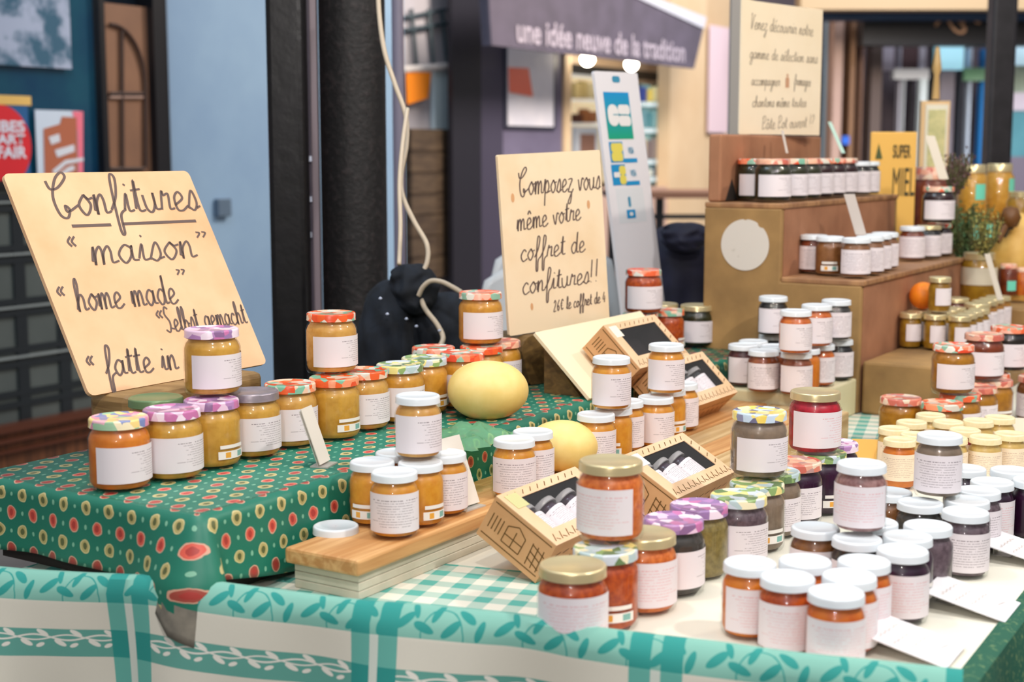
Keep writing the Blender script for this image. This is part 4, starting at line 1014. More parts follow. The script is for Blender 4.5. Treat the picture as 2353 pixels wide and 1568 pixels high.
# pale block cluster
UPF = ZF + .0855
J(N, 'S', 1706, 892, 'b', ZF, 'wine', 'white', 15, 'm', 'dark red jar with white lid at the left end of the cream block')
J(N, 'S', 1731, 783, 't', ZF, 'wine', 'white', 15, 'm', 'dark jar with white lid just behind the leftmost dark red jar')
J(N, 'S', 1770, 806, 't', ZF, 'rednut', 'white', 10, 'f', 'reddish brown jar with white lid second from left on cream block')
J(N, 'S', 1812, 912, 'b', ZF, 'rednut', 'white', 12, 'm', 'reddish brown jar with white lid in the front centre of cream block')
J(N, 'S', 1790, 795, 't', ZF, 'rednut', 'white', 40, 's', 'white lidded jar squeezed in behind the front centre jar')
J(N, 'S', 1842, 799, 't', ZF, 'fire', 'white', -30, 's', 'bright orange jar with white lid showing its unlabelled side')
J(N, 'S', 1884, 791, 't', ZF, 'orange', 'white', 5, 'f', 'orange jar with white lid under the taller stacked orange jar')
J(N, 'S', 1927, 780, 't', ZF, 'black', 'white', 5, 'f', 'black jar with white lid at the bottom right of the block cluster')
J(N, 'S', 1776, 768, 't', ZF, 'black', 'white', 5, 'f', 'black jar with white lid at the back bottom near the stand')
J(N, 'S', 1777, 681, 't', UPF, 'black', 'white', 12, 'm', 'black jar with white lid stacked highest at the left before stand')
J(N, 'S', 1829, 713, 't', UPF, 'orange', 'white', 12, 'm', 'orange jar with white lid, lowest and nearest of the stacked row')
J(N, 'S', 1877, 700, 't', UPF, 'orange', 'white', 12, 'm', 'red orange jar with white lid, second in the stacked row')
J(N, 'S', 1922, 689, 't', UPF, 'charcoal', 'white', 5, 'f', 'black jar with white lid stacked at the right end of the row')
# grey and red group on the cream cloth
UT = ZTAB + .0955
J(N, 'L', 1742, 1108, 'b', UT, 'greybrown', 'bluecitrus', 28, 'm', 'grey beige jar with blue and yellow lid stacked before the pine planks')
J(N, 'L', 1699, 1299, 'b', ZTAB, 'mauvebrown', 'citrus', 5, 'm', 'grey brown jar with yellow green lid, front left of the grey group', ink='g')
J(N, 'L', 1738, 1275, 'b', ZTAB, 'greybrown', 'citrus', 35, 's', 'grey brown jar with small strip label behind the front grey one')
J(N, 'L', 1776, 1250, 'b', ZTAB, 'greybrown', 'citrus', 5, 'f', 'grey brown jar with pale lid left of the dark purple jars')
J(N, 'L', 1836, 1210, 'b', ZTAB, 'plum', 'peach', 0, 'f', 'dark plum jar with pale pink lid under the ruby red jar')
J(N, 'L', 1878, 1195, 'b', ZTAB, 'plum', 'citrus', 40, 's', 'dark plum jar with yellow lid right under the ruby red jar', ink='g')
J(N, 'L', 1905, 1032, 't', ZTAB, 'plum', 'violet', 40, 's', 'plum jar with small pinkish violet lid behind the ruby red jar')
J(N, 'L', 1870, 1050, 'b', UT, 'ruby', 'gold', 25, 'm', 'ruby red jelly jar with gold lid standing on the plum jars', ink='p')
# marmalade group
J(N, 'L', 1332, 1284, 't', ZTAB, 'redorange', 'gold', 5, 'f', 'large red orange jar with gold lid nearest the front table edge', ink='p')
J(N, 'L', 1407, 1453, 'b', ZTAB, 'redorange', 'citrus', 20, 's', 'red orange jar with green yellow lid and strip label under the marmalade jar')
J(N, 'L', 1472, 1426, 'b', ZTAB, 'marmalade', 'gold', 5, 'f', 'marmalade jar with gold lid and white label right of the strip labelled jar', ink='p')
J(N, 'L', 1540, 1388, 'b', ZTAB, 'charcoal', 'violet', 58, 'm', 'black and grey jar with violet lid between marmalade and green jars', ink='g')
J(N, 'L', 1595, 1357, 'b', ZTAB, 'olive', 'violet', 180, 'm', 'olive green jar with pink violet lid and no label showing')
J(N, 'L', 1402, 1257, 'b', UT, 'marmalade', 'gold', -36, 'f', 'bright orange marmalade jar with gold lid stacked high near the front', ink='p')
# front right, white lids
J(N, 'S', 1744, 1303, 't', ZTAB, 'fire', 'white', 22, 'f', 'bright orange jelly jar with white lid, leftmost of the front right cluster', ink='p')
J(N, 'S', 1819, 1324, 't', ZTAB, 'redorange', 'white', 5, 'f', 'dark red orange jelly jar with white lid left of the nearest jar', ink='p')
J(N, 'S', 1901, 1346, 't', ZTAB, 'orange', 'white', 10, 'f', 'nearest orange red jelly jar with white lid at the front edge', ink='p')
J(N, 'S', 1853, 1298, 't', ZTAB, 'orange', 'white', 30, 's', 'white lidded jelly jar at the back middle of the front right cluster')
J(N, 'S', 1942, 1319, 't', ZTAB, 'orange', 'white', 20, 'f', 'orange jelly jar with white lid right behind the nearest jar', ink='p')
J(N, 'S', 1980, 1297, 't', ZTAB, 'orange', 'white', 10, 'f', 'orange jelly jar with white lid at the right rear of front cluster', ink='p')
J(N, 'S', 1893, 1221, 't', ZTAB, 'brown', 'white', 5, 'f', 'light brown jar with white lid left under the stacked rose jar')
J(N, 'S', 1970, 1238, 't', ZTAB, 'charcoal', 'white', 10, 'f', 'dark jar with white lid directly below the stacked rose jar')
J(N, 'S', 2053, 1256, 't', ZTAB, 'plum', 'white', 5, 'f', 'plum jar with white lid and pink print near the first price card', ink='p')
J(N, 'S', 2085, 1230, 't', ZTAB, 'plum', 'white', 60, 's', 'plum jar with white lid behind the pink printed plum jar')
J(N, 'S', 2118, 1210, 't', ZTAB, 'mauvebrown', 'white', 180, 'm', 'grey mauve jar with white lid and bare side left of the price card')
J(N, 'S', 2022, 1204, 't', ZTAB, 'rose', 'white', 40, 's', 'white lidded jar behind the stacked rose jelly jar')
J(N, 'S', 1975, 1234, 'b', ZTAB + .0865, 'rose', 'white', -10, 'f', 'rosy jelly jar with white lid and pink label stacked near front', ink='p')
J(N, 'S', 2066, 1138, 't', ZTAB, 'brown', 'white', 10, 's', 'brown jar with white lid below the honey coloured tin card')
J(N, 'S', 2118, 1155, 't', ZTAB, 'charcoal', 'white', 10, 's', 'dark jar with white lid below the stacked grey brown jar')
J(N, 'S', 2192, 1167, 't', ZTAB, 'mauvebrown', 'white', 15, 'f', 'grey brown jar with white lid and label near the upper price card')
J(N, 'S', 2222, 1146, 't', ZTAB, 'mauvebrown', 'white', 40, 's', 'grey mauve jar with white lid behind the labelled grey brown one')
J(N, 'S', 2250, 1128, 't', ZTAB, 'mauvebrown', 'white', 10, 'f', 'mauve grey jar with white lid left of the plum jar at right')
J(N, 'S', 2287, 1110, 't', ZTAB, 'plum', 'white', 10, 'f', 'plum jar with white lid and striped label near the right border', ink='p')
J(N, 'S', 2237, 1080, 't', ZTAB, 'plum', 'white', 40, 's', 'plum jar with white lid right of the stacked grey brown jar')
J(N, 'S', 2320, 1085, 't', ZTAB, 'plum', 'white', 40, 's', 'plum jar with white lid in the rear row near right border')
J(N, 'S', 2352, 1100, 't', ZTAB, 'plum', 'white', 60, 's', 'plum jar with white lid cut by the right border of the picture')
J(N, 'S', 2154, 1152, 'b', ZTAB + .0865, 'greybrown', 'white', -5, 'f', 'grey brown jar with white lid stacked at the right of picture')
# pale honey jars
hs = 'small honey jars with cream lids'
for i, (x, y, c, a, txt) in enumerate(((2068, 1010, 'fire', 0, 'orange honey jar with cream lid at the front of the cream lidded group'), (2055, 985, 'palehoney', 10, 'cream lidded honey jar at the left rear by the check cloth'), (2095, 970, 'palehoney', 20, 'cream lidded honey jar in second row left'), (2139, 953, 'palehoney', 0, 'tallest looking cream lidded honey jar in the middle rear'),
        (2185, 968, 'palehoney', 10, 'cream lidded honey jar right of the stacked grey brown jar lid'), (2225, 990, 'ruby', 60, 'bright red jar with cream lid right of the stacked grey brown jar'), (2248, 966, 'palehoney', 0, 'cream lidded honey jar right rear of the red one'), (2292, 962, 'palehoney', 10, 'cream lidded honey jar near the blank cream card'), (2266, 1000, 'palehoney', 0, 'cream lidded honey jar in front right of the red one'), (2312, 1000, 'palehoney', 5, 'cream lidded honey jar at right front below the blank card'), (2110, 1000, 'palehoney', 0, 'cream lidded honey jar left behind the stacked grey brown jar'), (2180, 1005, 'palehoney', 0, 'cream lidded honey jar hidden behind the stacked grey brown lid'))):
    J('honey_jar', 'H', x, y, 't', ZTAB, c, 'cream', a, 'f', txt, hs, ink='c')
# floral lids on the right
for x, y, mode, z, c, l, a, s_, txt in ((2080, 916, 't', ZTAB, 'amber', 'peach', 60, 's', 'amber jar with pink peach lid, leftmost of the floral lidded row'), (2155, 924, 't', ZTAB, 'amber', 'orange', 60, 's', 'amber jar with orange red lid below the stacked orange jar'), (2206, 905, 't', ZTAB, 'amber', 'red', 30, 'm', 'amber jar with red floral lid right of the stacked orange jar'),
        (2245, 888, 't', ZTAB, 'amber', 'peach', 10, 'f', 'amber jar with peach lid fourth in the floral lidded row'), (2283, 873, 't', ZTAB, 'amber', 'peach', 40, 's', 'amber jar with peach lid under the stacked brown orange jar'), (2315, 862, 't', ZTAB, 'brown', 'red', 10, 'f', 'brown jar with red lid near the right border, lower row'), (2346, 862, 't', ZTAB, 'brown', 'peach', 5, 'f', 'brown jar with peach lid cut by the right border, lower row'),
        (2187, 912, 'b', UT, 'amber', 'red', 32, 'm', 'orange amber jar with red floral lid stacked beside the low crate'), (2257, 880, 'b', UT, 'rust', 'peach', 40, 'm', 'brown orange jar with peach lid stacked second in the row'), (2322, 2.95, 'z', UT, 'black', 'red', 25, 'm', 'dark brown jar with red lid stacked at the right border')):
    J(N, 'L', x, y, mode, z, c, l, a, s_, txt, Z=y if mode == 'z' else None)
# small gold lids on the low crate
gj = 'narrow gold lidded honey jars on the low crate'
g0 = at(2075, 803, Z3)
for i in range(3):
    for k in range(4):
        P = g0 + R * (.054 * i + .006) + D * (.054 * k + .03)
        ALLJ.append(dict(name='honey_jar', kind='G', P=Vector((P.x, P.y, Z3)), jam='honey', lid='gold', ang=55, style='m', label='narrow honey jar on the low crate, ' + ('left', 'middle', 'right')[i] + ' file, ' + ('first', 'second', 'third', 'fourth', 'fifth', 'sixth')[k] + ' from the front', group=gj, ink='g', r=.025, h=.08, z0=Z3))
P = g0 + R * .060 + D * .057
ALLJ.append(dict(name='honey_jar', kind='G', P=Vector((P.x, P.y, Z3 + .0805)), jam='honey', lid='gold', ang=58, style='m', label='single narrow honey jar stacked on top of the gold lidded rows', group=None, ink='g', r=.025, h=.08, z0=Z3 + .0805))
# top tread
o0 = SM - R * .050
for i, (k, off, c, l, dd) in enumerate((('L', .007, 'darkgreen', 'peach', .05), ('L', .007, 'darkgreen', 'orange', .154), ('L', .007, 'darkgreen', 'peach', .238), ('L', -.057, 'darkgreen', 'red', .102), ('L', 0, 'blackred', 'orange', .34), ('L', 0, 'blackred', 'red', .425), ('L', .0, 'blackred', 'peach', .51), ('S', .012, 'black', 'white', .60), ('S', .012, 'black', 'white', .67))):
    P = o0 + R * off + D * dd
    txt = {0: 'dark green jar nearest the camera on the top tread', 1: 'dark green jar with orange lid second on the top tread', 2: 'dark green jar third on the top tread', 3: 'dark green jar at the left rear against the brown box', 4: 'dark red jar with orange lid on the top tread, first of its three', 5: 'dark red jar with red lid on the top tread, middle of its three', 6: 'dark red jar with peach lid on the top tread, last of its three', 7: 'small black jar with white lid on the top tread, nearer of two', 8: 'small black jar with white lid on the top tread, farther of two'}[i]
    ALLJ.append(dict(name=N, kind=k, P=Vector((P.x, P.y, Z1)), jam=c, lid=l, ang=28 if i in (0, 4) else 20, style='m', label=txt, group=None, ink='g', r=JT[k][0], h=JT[k][1], z0=Z1))
# lower tread
ps = [(1866, 626, 'rust', 5, 'f', 'brown jar with white lid at the left end of the lower tread row'), (1903, 628, 'brown', 0, 's', 'amber brown jar with strip label second on the lower tread'), (1963, 634, 'brown', 5, 'f', 'brown jar with white lid nearest the edge of the lower tread'),
      (1994, 628, 'brown', 5, 'f', 'brown jar with white lid just right of the nearest tread jar'), (2012, 622, 'brown', 5, 'f', 'brown jar with white lid in the lower tread row, third from right'), (2028, 616, 'brown', 5, 'f', 'brown jar with white lid at the back right of lower tread row')]
for (x, y, c, a, s_, txt), Y_ in zip(ps, (3.15, 3.09, 3.03, 3.10, 3.17, 3.24)): J(N, 'S', x, y, 'z', Z2, c, 'white', a, s_, txt, Z=Y_)
J(N, 'S', 2094, 602, 'b', Z2, 'rust', 'white', 5, 'f', 'brown jar with white lid standing alone beyond the tread row')
J(N, 'S', 2132, 598, 'b', Z2, 'black', 'gold', 5, 'f', 'black jar with gold lid beside the lone white lidded jar')
J(N, 'S', 2157, 592, 'b', Z2, 'blackred', 'red', 5, 'f', 'dark jar with red lid under the stacked dark jar by the plant')
J(N, 'L', 2147, 503, 'z', Z2 + .086, 'blackred', 'orange', 22, 'm', 'dark red jar with orange lid stacked before the big amber jar', Z=3.60)
# far right honey rows behind the crate
rg = 'gold lidded honey jars in the rear right rows'
p0 = at(2246, 697, 1.0)
for k in range(4):
    P = p0 + D * (.066 * k); 
    ALLJ.append(dict(name='honey_jar', kind='S', P=Vector((P.x, P.y, .915)), jam='amber', lid='gold', ang=5, style='f', label='amber honey jar in the nearer rear row right of the low crate, ' + ('first', 'second', 'third', 'fourth', 'fifth', 'sixth')[k] + ' from left', group=rg, ink='g', r=JT['S'][0], h=.085, z0=.915))
for k in range(1):
    P = p0 + D * (.066 * k + .10) - R * .075
    ALLJ.append(dict(name='honey_jar', kind='S', P=Vector((P.x, P.y, .915)), jam='rust', lid='gold', ang=5, style='f', label='lone brown honey jar behind the nearer rear row of gold lids', group=None, ink='g', r=JT['S'][0], h=.085, z0=.915))
# large jars and display on the right
def bigjar(x, ytop, w_px, Y, h, jam, lid, label, name='large_honey_jar', style=None, z=None):
    P = aty(x, ytop, Y); r = w_px / F * Y / 2; z = P.z - h if z is None else z
    e = empty(name, (P.x, P.y, z), label, 'jar', rot=(0, 0, -math.atan2(P.x, P.y)))
    pr = [(.0005, .001), (r * .9, 0), (r, .01), (r, h * .78), (r * .8, h * .87), (r * .78, h * .9)]
    t = MB(); t.lathe(pr, 40); link('glass', t.mesh('glass', smooth='all'), m_glass(), e)
    t = MB(); t.lathe([(.0005, .005), (r * .9, .005), (r * .97, .012), (r * .97, h * .77), (r * .77, h * .86), (.0005, h * .86)], 36); a, b = JAM[jam]; link('honey', t.mesh('honey', smooth=50, merge=True), m_jam(jam, a, b), e)
    t = MB(); t.lathe([(r * .75, h * .86), (r * .84, h * .86), (r * .84, h * .99), (r * .8, h), (.0005, h)], 40); link('lid', t.mesh('lid', smooth=50, merge=True), LID[lid](), e)
    if style:
        t = MB(); a = math.radians(style[2]); t.lathe([(r + .0006, h * style[0]), (r + .0006, h * style[1])], 16, a0=-a, a1=a); o = link('label', t.mesh('label', smooth='all'), style[3], e); o.rotation_euler = (0, 0, math.radians(style[4]))
    return P, r, z
m_turq = M('turquoise_tag', '#74DCC2', .5)
P, r_, zb = bigjar(2143, 384, 100, 3.95, .24, 'rust', 'peach', 'big brown orange honey jar behind the stacked dark jar')
bigjar(2236, 378, 68, 4.05, .17, 'yellow', 'gold', 'tall yellow honey jar left of its twin with a turquoise tag', style=(.42, .68, 22, m_turq, 35))
bigjar(2298, 376, 66, 4.15, .17, 'yellow', 'gold', 'tall yellow honey jar right of its twin, turquoise tag at its edge', style=(.45, .75, 22, m_turq, 62))
bigjar(2345, 440, 60, 4.0, .12, 'honey', 'gold', 'dark honey jar with gold lid cut by the right border', style=(.2, .45, 24, m_turq, 10))
bigjar(2251, 580, 84, 3.62, .13, 'honey', 'gold', 'large clear pale honey jar standing before the green plant', style=(.38, .72, 70, M('label_blank2', '#CFC6B0', .5), 5))
bigjar(2318, 606, 44, 3.64, .085, 'rust', 'peach', 'dark brown jar with turquoise tag right of the large clear jar', style=(.2, .5, 28, m_turq, 25))
bigjar(2352, 615, 40, 3.64, .075, 'orange', 'orange', 'orange jar cut by the right border above the gold lids')
# platform holding those jars
zt = aty(2251, 580, 3.62).z - .13
t = MB(); t.box(pz(S0, .9155) + R * .012 + D * .712, R * .30, D * .22, UP * (zt - .9155 - .001)); tag(build('display_box', t, m_ochre, bevel=.004), 'ochre box under the large clear jar at the right', 'box')
zt2 = aty(2236, 378, 4.05).z - .17
t = MB(); t.box((P.x + .08, 3.90, ZTAB + .0015), (1.1, 0, 0), (0, .5, 0), (0, 0, zt2 - ZTAB - .002)); tag(build('display_box', t, M('honey_yellow_box', '#D9A24A', .7, var='#C08A34', scale=5), bevel=.004), 'honey yellow display box under the tall yellow jars', 'box')
zt3 = P.z - .24
t = MB(); t.box((P.x - .075, 3.87, ZTAB + .0015), (.15, 0, 0), (0, .16, 0), (0, 0, zt3 - ZTAB - .003))
tag(build('wooden_riser_block', t, m_tread), 'wooden block under the big brown orange honey jar', 'block')
# beeswax / yellow hive figure
yw = empty('yellow_basket', aty(2325, 615, 3.80), 'pale yellow skep shaped basket with dark slot by the right border', 'basket')
m_wax = M('pale_wax', '#E8BE66', .5, var='#D8A84E', scale=20)
t = MB(); B = aty(2332, 612, 3.80); hh_ = .14; t.lathe([(.0005, 0), (.075, 0), (.078, .03), (.07, .075), (.052, .115), (.03, .138), (.0005, .146)], 28, base=B); build('body', t, m_wax, yw, smooth=40)
t = MB(); t.tube([aty(2306, 545, 3.72), aty(2316, 525, 3.715), aty(2328, 522, 3.71)], .006, 8); build('slot', t, m_dkwood, yw)
fg = empty('honey_dipper', aty(2300, 575, 3.70), 'brown wooden honey dipper with dark round head near right border', 'dipper')
t = MB(); B = aty(2322, 500, 3.72)
t.lathe([(.0005, -.03), (.018, -.024), (.027, 0), (.018, .024), (.0005, .03)], 20, base=B); build('head', t, M('dark_brown_wood', '#6A4218', .5), fg, smooth='all')
t = MB(); t.tube([B, aty(2292, 555, 3.70)], .008, 8); build('handle', t, M('dark_brown_wood', '#6A4218', .5), fg)
for k, (x, y, w, h_) in enumerate(((2246, 535, 16, 32), (2275, 530, 16, 30))):
    t = MB(); a = aty(x - w / 2, y + h_ / 2, 3.62); b = aty(x + w / 2, y - h_ / 2, 3.62); t.box(a, (b.x - a.x, 0, 0), (0, .001, 0), (0, 0, b.z - a.z)); tag(build('price_tag', t, m_turq), 'turquoise tag, ' + ('left' if k == 0 else 'right') + ' of the two beside the green plant', 'tag')
# plant
def twigs(name, x, y, Y, n, h, spread, mat, label, cat, leaf=.012, seed=1, lean=0):
    rnd = random.Random(seed); B = aty(x, y, Y); e = empty(name, B, label, cat); t = MB(); s = MB()
    for i in range(n):
        a = rnd.uniform(0, 6.28); d = rnd.uniform(.2, 1) * spread; top = B + Vector((math.cos(a) * d + lean, math.sin(a) * d * .6, h * rnd.uniform(.55, 1)))
        mid = B.lerp(top, .5) + Vector((math.cos(a), math.sin(a), 0)) * .01; s.tube([B, mid, top], .0012, 4, cap=False)
        for k in range(16):
            f = rnd.uniform(.15, 1); p = B.lerp(top, f) + Vector((rnd.gauss(0, .006), rnd.gauss(0, .006), rnd.gauss(0, .006)))
            u = Vector((rnd.gauss(0, 1), rnd.gauss(0, 1), rnd.gauss(.4, .8))).normalized() * leaf; v = u.cross(Vector((rnd.gauss(0, 1), rnd.gauss(0, 1), rnd.gauss(0, 1)))).normalized() * leaf * .28
            t.poly([p, p + u * .5 + v, p + u, p + u * .5 - v])
    if name == 'potted_herb':
        pt = MB(); hb_ = B.z - ZTAB - .0016; pt.lathe([(.0005, 0), (.024, 0), (.030, hb_), (.024, hb_), (.022, hb_ - .01), (.0005, hb_ - .01)], 20, base=(B.x, B.y, ZTAB + .0016)); build('pot', pt, m_dkwood, e)
    build('leaves', t, mat, e); build('stems', s, M('twig', '#5A5A34', .7), e); return e
twigs('potted_herb', 2214, 600, 3.80, 110, .15, .078, M('herb_green', '#3E6A46', .7, var='#6E7A3C', scale=40), 'bushy dark green herb plant between the jars at right', 'plant', seed=4)
twigs('mimosa_sprig', 2262, 590, 3.46, 30, .11, .05, M('herb_yellow', '#A89A50', .7, var='#7E8A48', scale=40), 'yellowish green twigs right of the dark herb plant', 'plant', leaf=.009, seed=9)
twigs('dried_flower_bunch', 2192, 455, 3.68, 50, .115, .035, M('dried_purple', '#5C4248', .8, var='#7C5E5C', scale=60), 'bunch of dried purple brown flowers beside the big jar', 'flowers', leaf=.010, seed=12, lean=.01)
# orange
t = MB(); Bo = aty(2092, 716, 3.30); rO = 40 / F * 3.3
t.lathe([(.0005, -rO * .95)] + [(rO * math.cos(a), rO * .95 * math.sin(a)) for a in [-1.4 + .2 * i for i in range(15)]] + [(.0005, rO * .95)], 28, base=at(2092, 706, ZRIM + .13))
rO = .031; og = S0 + R * .034 + D * .33
t = MB(); t.lathe([(.0005, 0)] + [(rO * math.cos(a), rO + rO * math.sin(a)) for a in [-1.45 + .2 * i for i in range(15)]] + [(.0005, rO * 2)], 28, base=(og.x, og.y, .9955)); 
ore = tag(build('orange_fruit', t, M('orange_peel', '#F08A14', .5, var='#E06A10', scale=20), smooth='all', merge=True), 'bright orange fruit lying on gold lids behind the single honey jar', 'fruit')
# flat yellow sign, picture panel
ysg = empty('yellow_sign', aty(2050, 560, 3.87), 'yellow sign with tree symbol and SUPER MIEL lettering behind the stand', 'sign')
Us = Vector((1, .12, 0)).normalized(); A_ = aty(1994, 560, 3.87); Wd = along(A_ + UP * .1, Us, 2102); Ht = aty(1994, 303, 3.87).z - A_.z
t = MB(); t.box(A_, Us * Wd, Vector((-Us.y, Us.x, 0)) * .008, UP * Ht); build('panel', t, M('sign_yellow', '#F2BE5E', .55), ysg, bevel=.003)
m_ink = M('dark_print', '#4A4226', .6)
def ys(px, py): return on_plane(px, py, A_, Vector((-Us.y, Us.x, 0)))
text_on('lettering', 'SUPER', ys(2072, 348) , Us, UP, .050, .036, m_ink, ysg, .002, .02)
text_on('lettering', 'MIEL', ys(2076, 418), Us, UP, .062, .075, m_ink, ysg, .002, .0)
t = MB(); n_ = Vector((Us.y, -Us.x, 0)); t.prism([ys(2011, 365) + n_ * .001, ys(2027, 365) + n_ * .001, ys(2019, 330) + n_ * .001], n_ * .001); build('tree_symbol', t, M('tree_green', '#4E5A32', .6), ysg)
t = MB(); A2 = A_ + n_ * .02; t.box(pz(ys(2046, 490), ys(2046, 470).z) + n_ * .012 , Us * .05, -n_ * .01, UP * .001)
pf = empty('picture_panel', aty(2148, 400, 4.3), 'tall narrow cream panel with a pale yellow floral picture', 'picture')
t = MB(); a = aty(2112, 405, 4.3); b = aty(2184, 232, 4.3); t.box((a.x, a.y, zt2 + .001), (b.x - a.x, 0, 0), (0, .02, 0), (0, 0, b.z - zt2 - .001)); build('panel', t, M('cream_gold_wood', '#E3C08E', .6), pf)
t = MB(); a = aty(2122, 400, 4.295); b = aty(2180, 240, 4.295); t.box(a, (b.x - a.x, 0, 0), (0, .006, 0), (0, 0, b.z - a.z)); build('mount', t, M('pale_mount', '#E8E2CE', .6), pf)
t = MB(); a = aty(2130, 395, 4.29); b = aty(2174, 252, 4.29); t.box(a, (b.x - a.x, 0, 0), (0, .006, 0), (0, 0, b.z - a.z)); build('floral_print', t, M('floral_print', '#DCD49A', .7, var='#C2C088', scale=45), pf)
t = MB(); a = aty(2150, 228, 4.32); t.lathe([(.0005, 0), (.012, 0), (.008, .07), (.014, .09), (.006, .15), (.0005, .155)], 14, base=a); build('finial', t, M('brass_finial', '#C8A468', .4), pf, smooth=40)
# small price slips standing between the rear jars
def slip(x0, y0, x1, y1, w, Y, label, col='#CFC6BC', dy=.02):
    a = aty(x0, y0, Y + dy); b = aty(x1, y1, Y); u = Vector((w / F * Y, .008, 0)); t = MB(); t.box(a, u, Vector((0, .0012, 0)), b - a); tag(build('price_slip', t, M('slip_' + col[1:], col, .5)), label, 'price tag')
slip(1795, 300, 1806, 352, 7, 3.30, 'very thin pale slip rising over the dark green jars')
slip(1902, 280, 1934, 352, 10, 3.62, 'slanting pale green slip above the dark red jars', '#BFE0D0')
slip(1939, 446, 1966, 540, 27, 3.12, 'slanting grey written slip behind the lower tread jars', '#B8AEA6')
slip(2126, 312, 2158, 412, 24, 3.55, 'slanting pale slip in front of the floral picture panel', '#DAD0BE')
slip(2262, 584, 2292, 690, 16, 3.30, 'slanting pale slip crossing the large clear jar', '#D2C8B8')
# yellow tin card, blank card
t = MB(); a = at(1960, 1058, ZTAB + .002); b = along(a + UP * .03, Vector((1, -.15, 0)).normalized(), 2034); t.box(a, Vector((1, -.15, 0)).normalized() * b, Vector((.15, 1, 0)) * .002, UP * (48 / F * a.y) + Vector((0, .01, 0)))
tag(build('orange_card', t, M('orange_card', '#F2B458', .6)), 'small plain orange yellow card left of the cream lidded honey jars', 'card')
t = MB(); a = at(2328, 1050, ZTAB + .002); t.box(a, (.10, -.01, 0), (0, .002, 0), (0, .01, 90 / F * a.y)); tag(build('blank_card', t, M('blank_card', '#F0E4D0', .6)), 'blank cream card standing at the right border', 'card')
# ---------------- signs
m_ply = M('light_plywood', '#F0C79C', .6, var='#DDAA7A', scale=6, detail=5, lo=.35, hi=.75); m_cply = M('cream_plywood', '#EFDAB8', .6, var='#E4C69A', scale=5, lo=.45, hi=.75)
m_cply2 = M('cream_card_sign', '#F4E6CA', .6, var='#EDDCBC', scale=3)
m_marker = M('marker_ink', '#66544E', .6)
def board(name, BL, U, V, w, h, mat, label, th=.006, corner=.010, cat='sign'):
    N_ = U.cross(V).normalized(); e = bpy.data.objects.new(name, None); C.objects.link(e)
    e.matrix_world = Matrix(((U.x, V.x, N_.x, BL.x), (U.y, V.y, N_.y, BL.y), (U.z, V.z, N_.z, BL.z), (0, 0, 0, 1))); tag(e, label, cat); bpy.context.view_layer.update()
    pts = []
    for cx, cy, a0 in ((w - corner, h - corner, 0), (corner, h - corner, 90), (corner, corner, 180), (w - corner, corner, 270)):
        for k in range(5): a = math.radians(a0 + k * 22.5); pts.append((cx + corner * math.cos(a), cy + corner * math.sin(a), 0))
    t = MB(); t.prism([Vector(p) - Vector((0, 0, th)) for p in pts], (0, 0, th)); o = link('board', t.mesh('board', merge='n'), mat, e)
    def toloc(px, py): q = on_plane(px, py, BL, N_) - BL; return (q.dot(U), q.dot(V))
    return e, toloc, N_
# orthogonalised frames so the boards stay rectangles
V1 = (UP * math.cos(math.radians(28)) - R * math.sin(math.radians(28))).normalized()
BL1 = at(206, 911, 1.004); w1_ = along(BL1, D, 614); h1_ = along_y(BL1, V1, 399)
s1_, tl1, _ = board('confitures_sign', BL1, D, V1, w1_, h1_, m_ply, 'large leaning wooden board handwritten Confitures on the left')
t = MB()
write_line(t, 'Con', (120, 490), (252, 500), tl1, .0042, xh=.036); 
t = MB()
write_line(t, 'Confitures', (128, 498), (462, 482), tl1, .0042, xh=.034)
ribbon(t, [tl1(165, 520), tl1(255, 517)], .0065); ribbon(t, [tl1(282, 515), tl1(450, 508)], .0065)
write_line(t, '<', (160, 590), (188, 588), tl1, .0035, xh=.02)
write_line(t, 'maison', (215, 610), (455, 592), tl1, .0038, xh=.030)
write_line(t, '>', (455, 585), (486, 583), tl1, .0032, xh=.020)
write_line(t, '<', (135, 702), (160, 700), tl1, .0032, xh=.018)
write_line(t, 'home made', (180, 716), (412, 697), tl1, .0034, xh=.026)
write_line(t, '>', (410, 668), (436, 666), tl1, .0030, xh=.018)
write_line(t, '<', (362, 750), (384, 748), tl1, .0030, xh=.016)
write_line(t, 'Selbst gemacht', (384, 764), (570, 743), tl1, .0028, xh=.020)
write_line(t, '<', (202, 862), (226, 860), tl1, .0032, xh=.018)
write_line(t, 'fatte in casa', (245, 866), (520, 838), tl1, .0034, xh=.024)
link('handwriting', t.mesh('handwriting'), m_marker, s1_).location = (0, 0, .0006)
m_log = m_wood('bark_log', '#A88858', '#6E5028', (1, 3, 14), 6); m_logd = m_wood('dark_log', '#7C6034', '#4E3A1E', (2, 10, 10), 7)
bb = BL1 + D * (w1_ * .52)
t = MB(); lx = along(pz(BL1, ZRIS + .06) + R * .045, D, 606); l0x = along(pz(BL1, ZRIS + .06) + R * .045, D, 292)
q = pz(BL1, ZRIS + .0025); hb = BL1.z - ZRIS - .0035
t.box(q + D * l0x - R * .035 , D * (lx - l0x), R * .080, UP * hb)
tag(build('log_block', t, m_log, bevel=.010), 'rough split wood block holding the Confitures board upright', 'wood block')
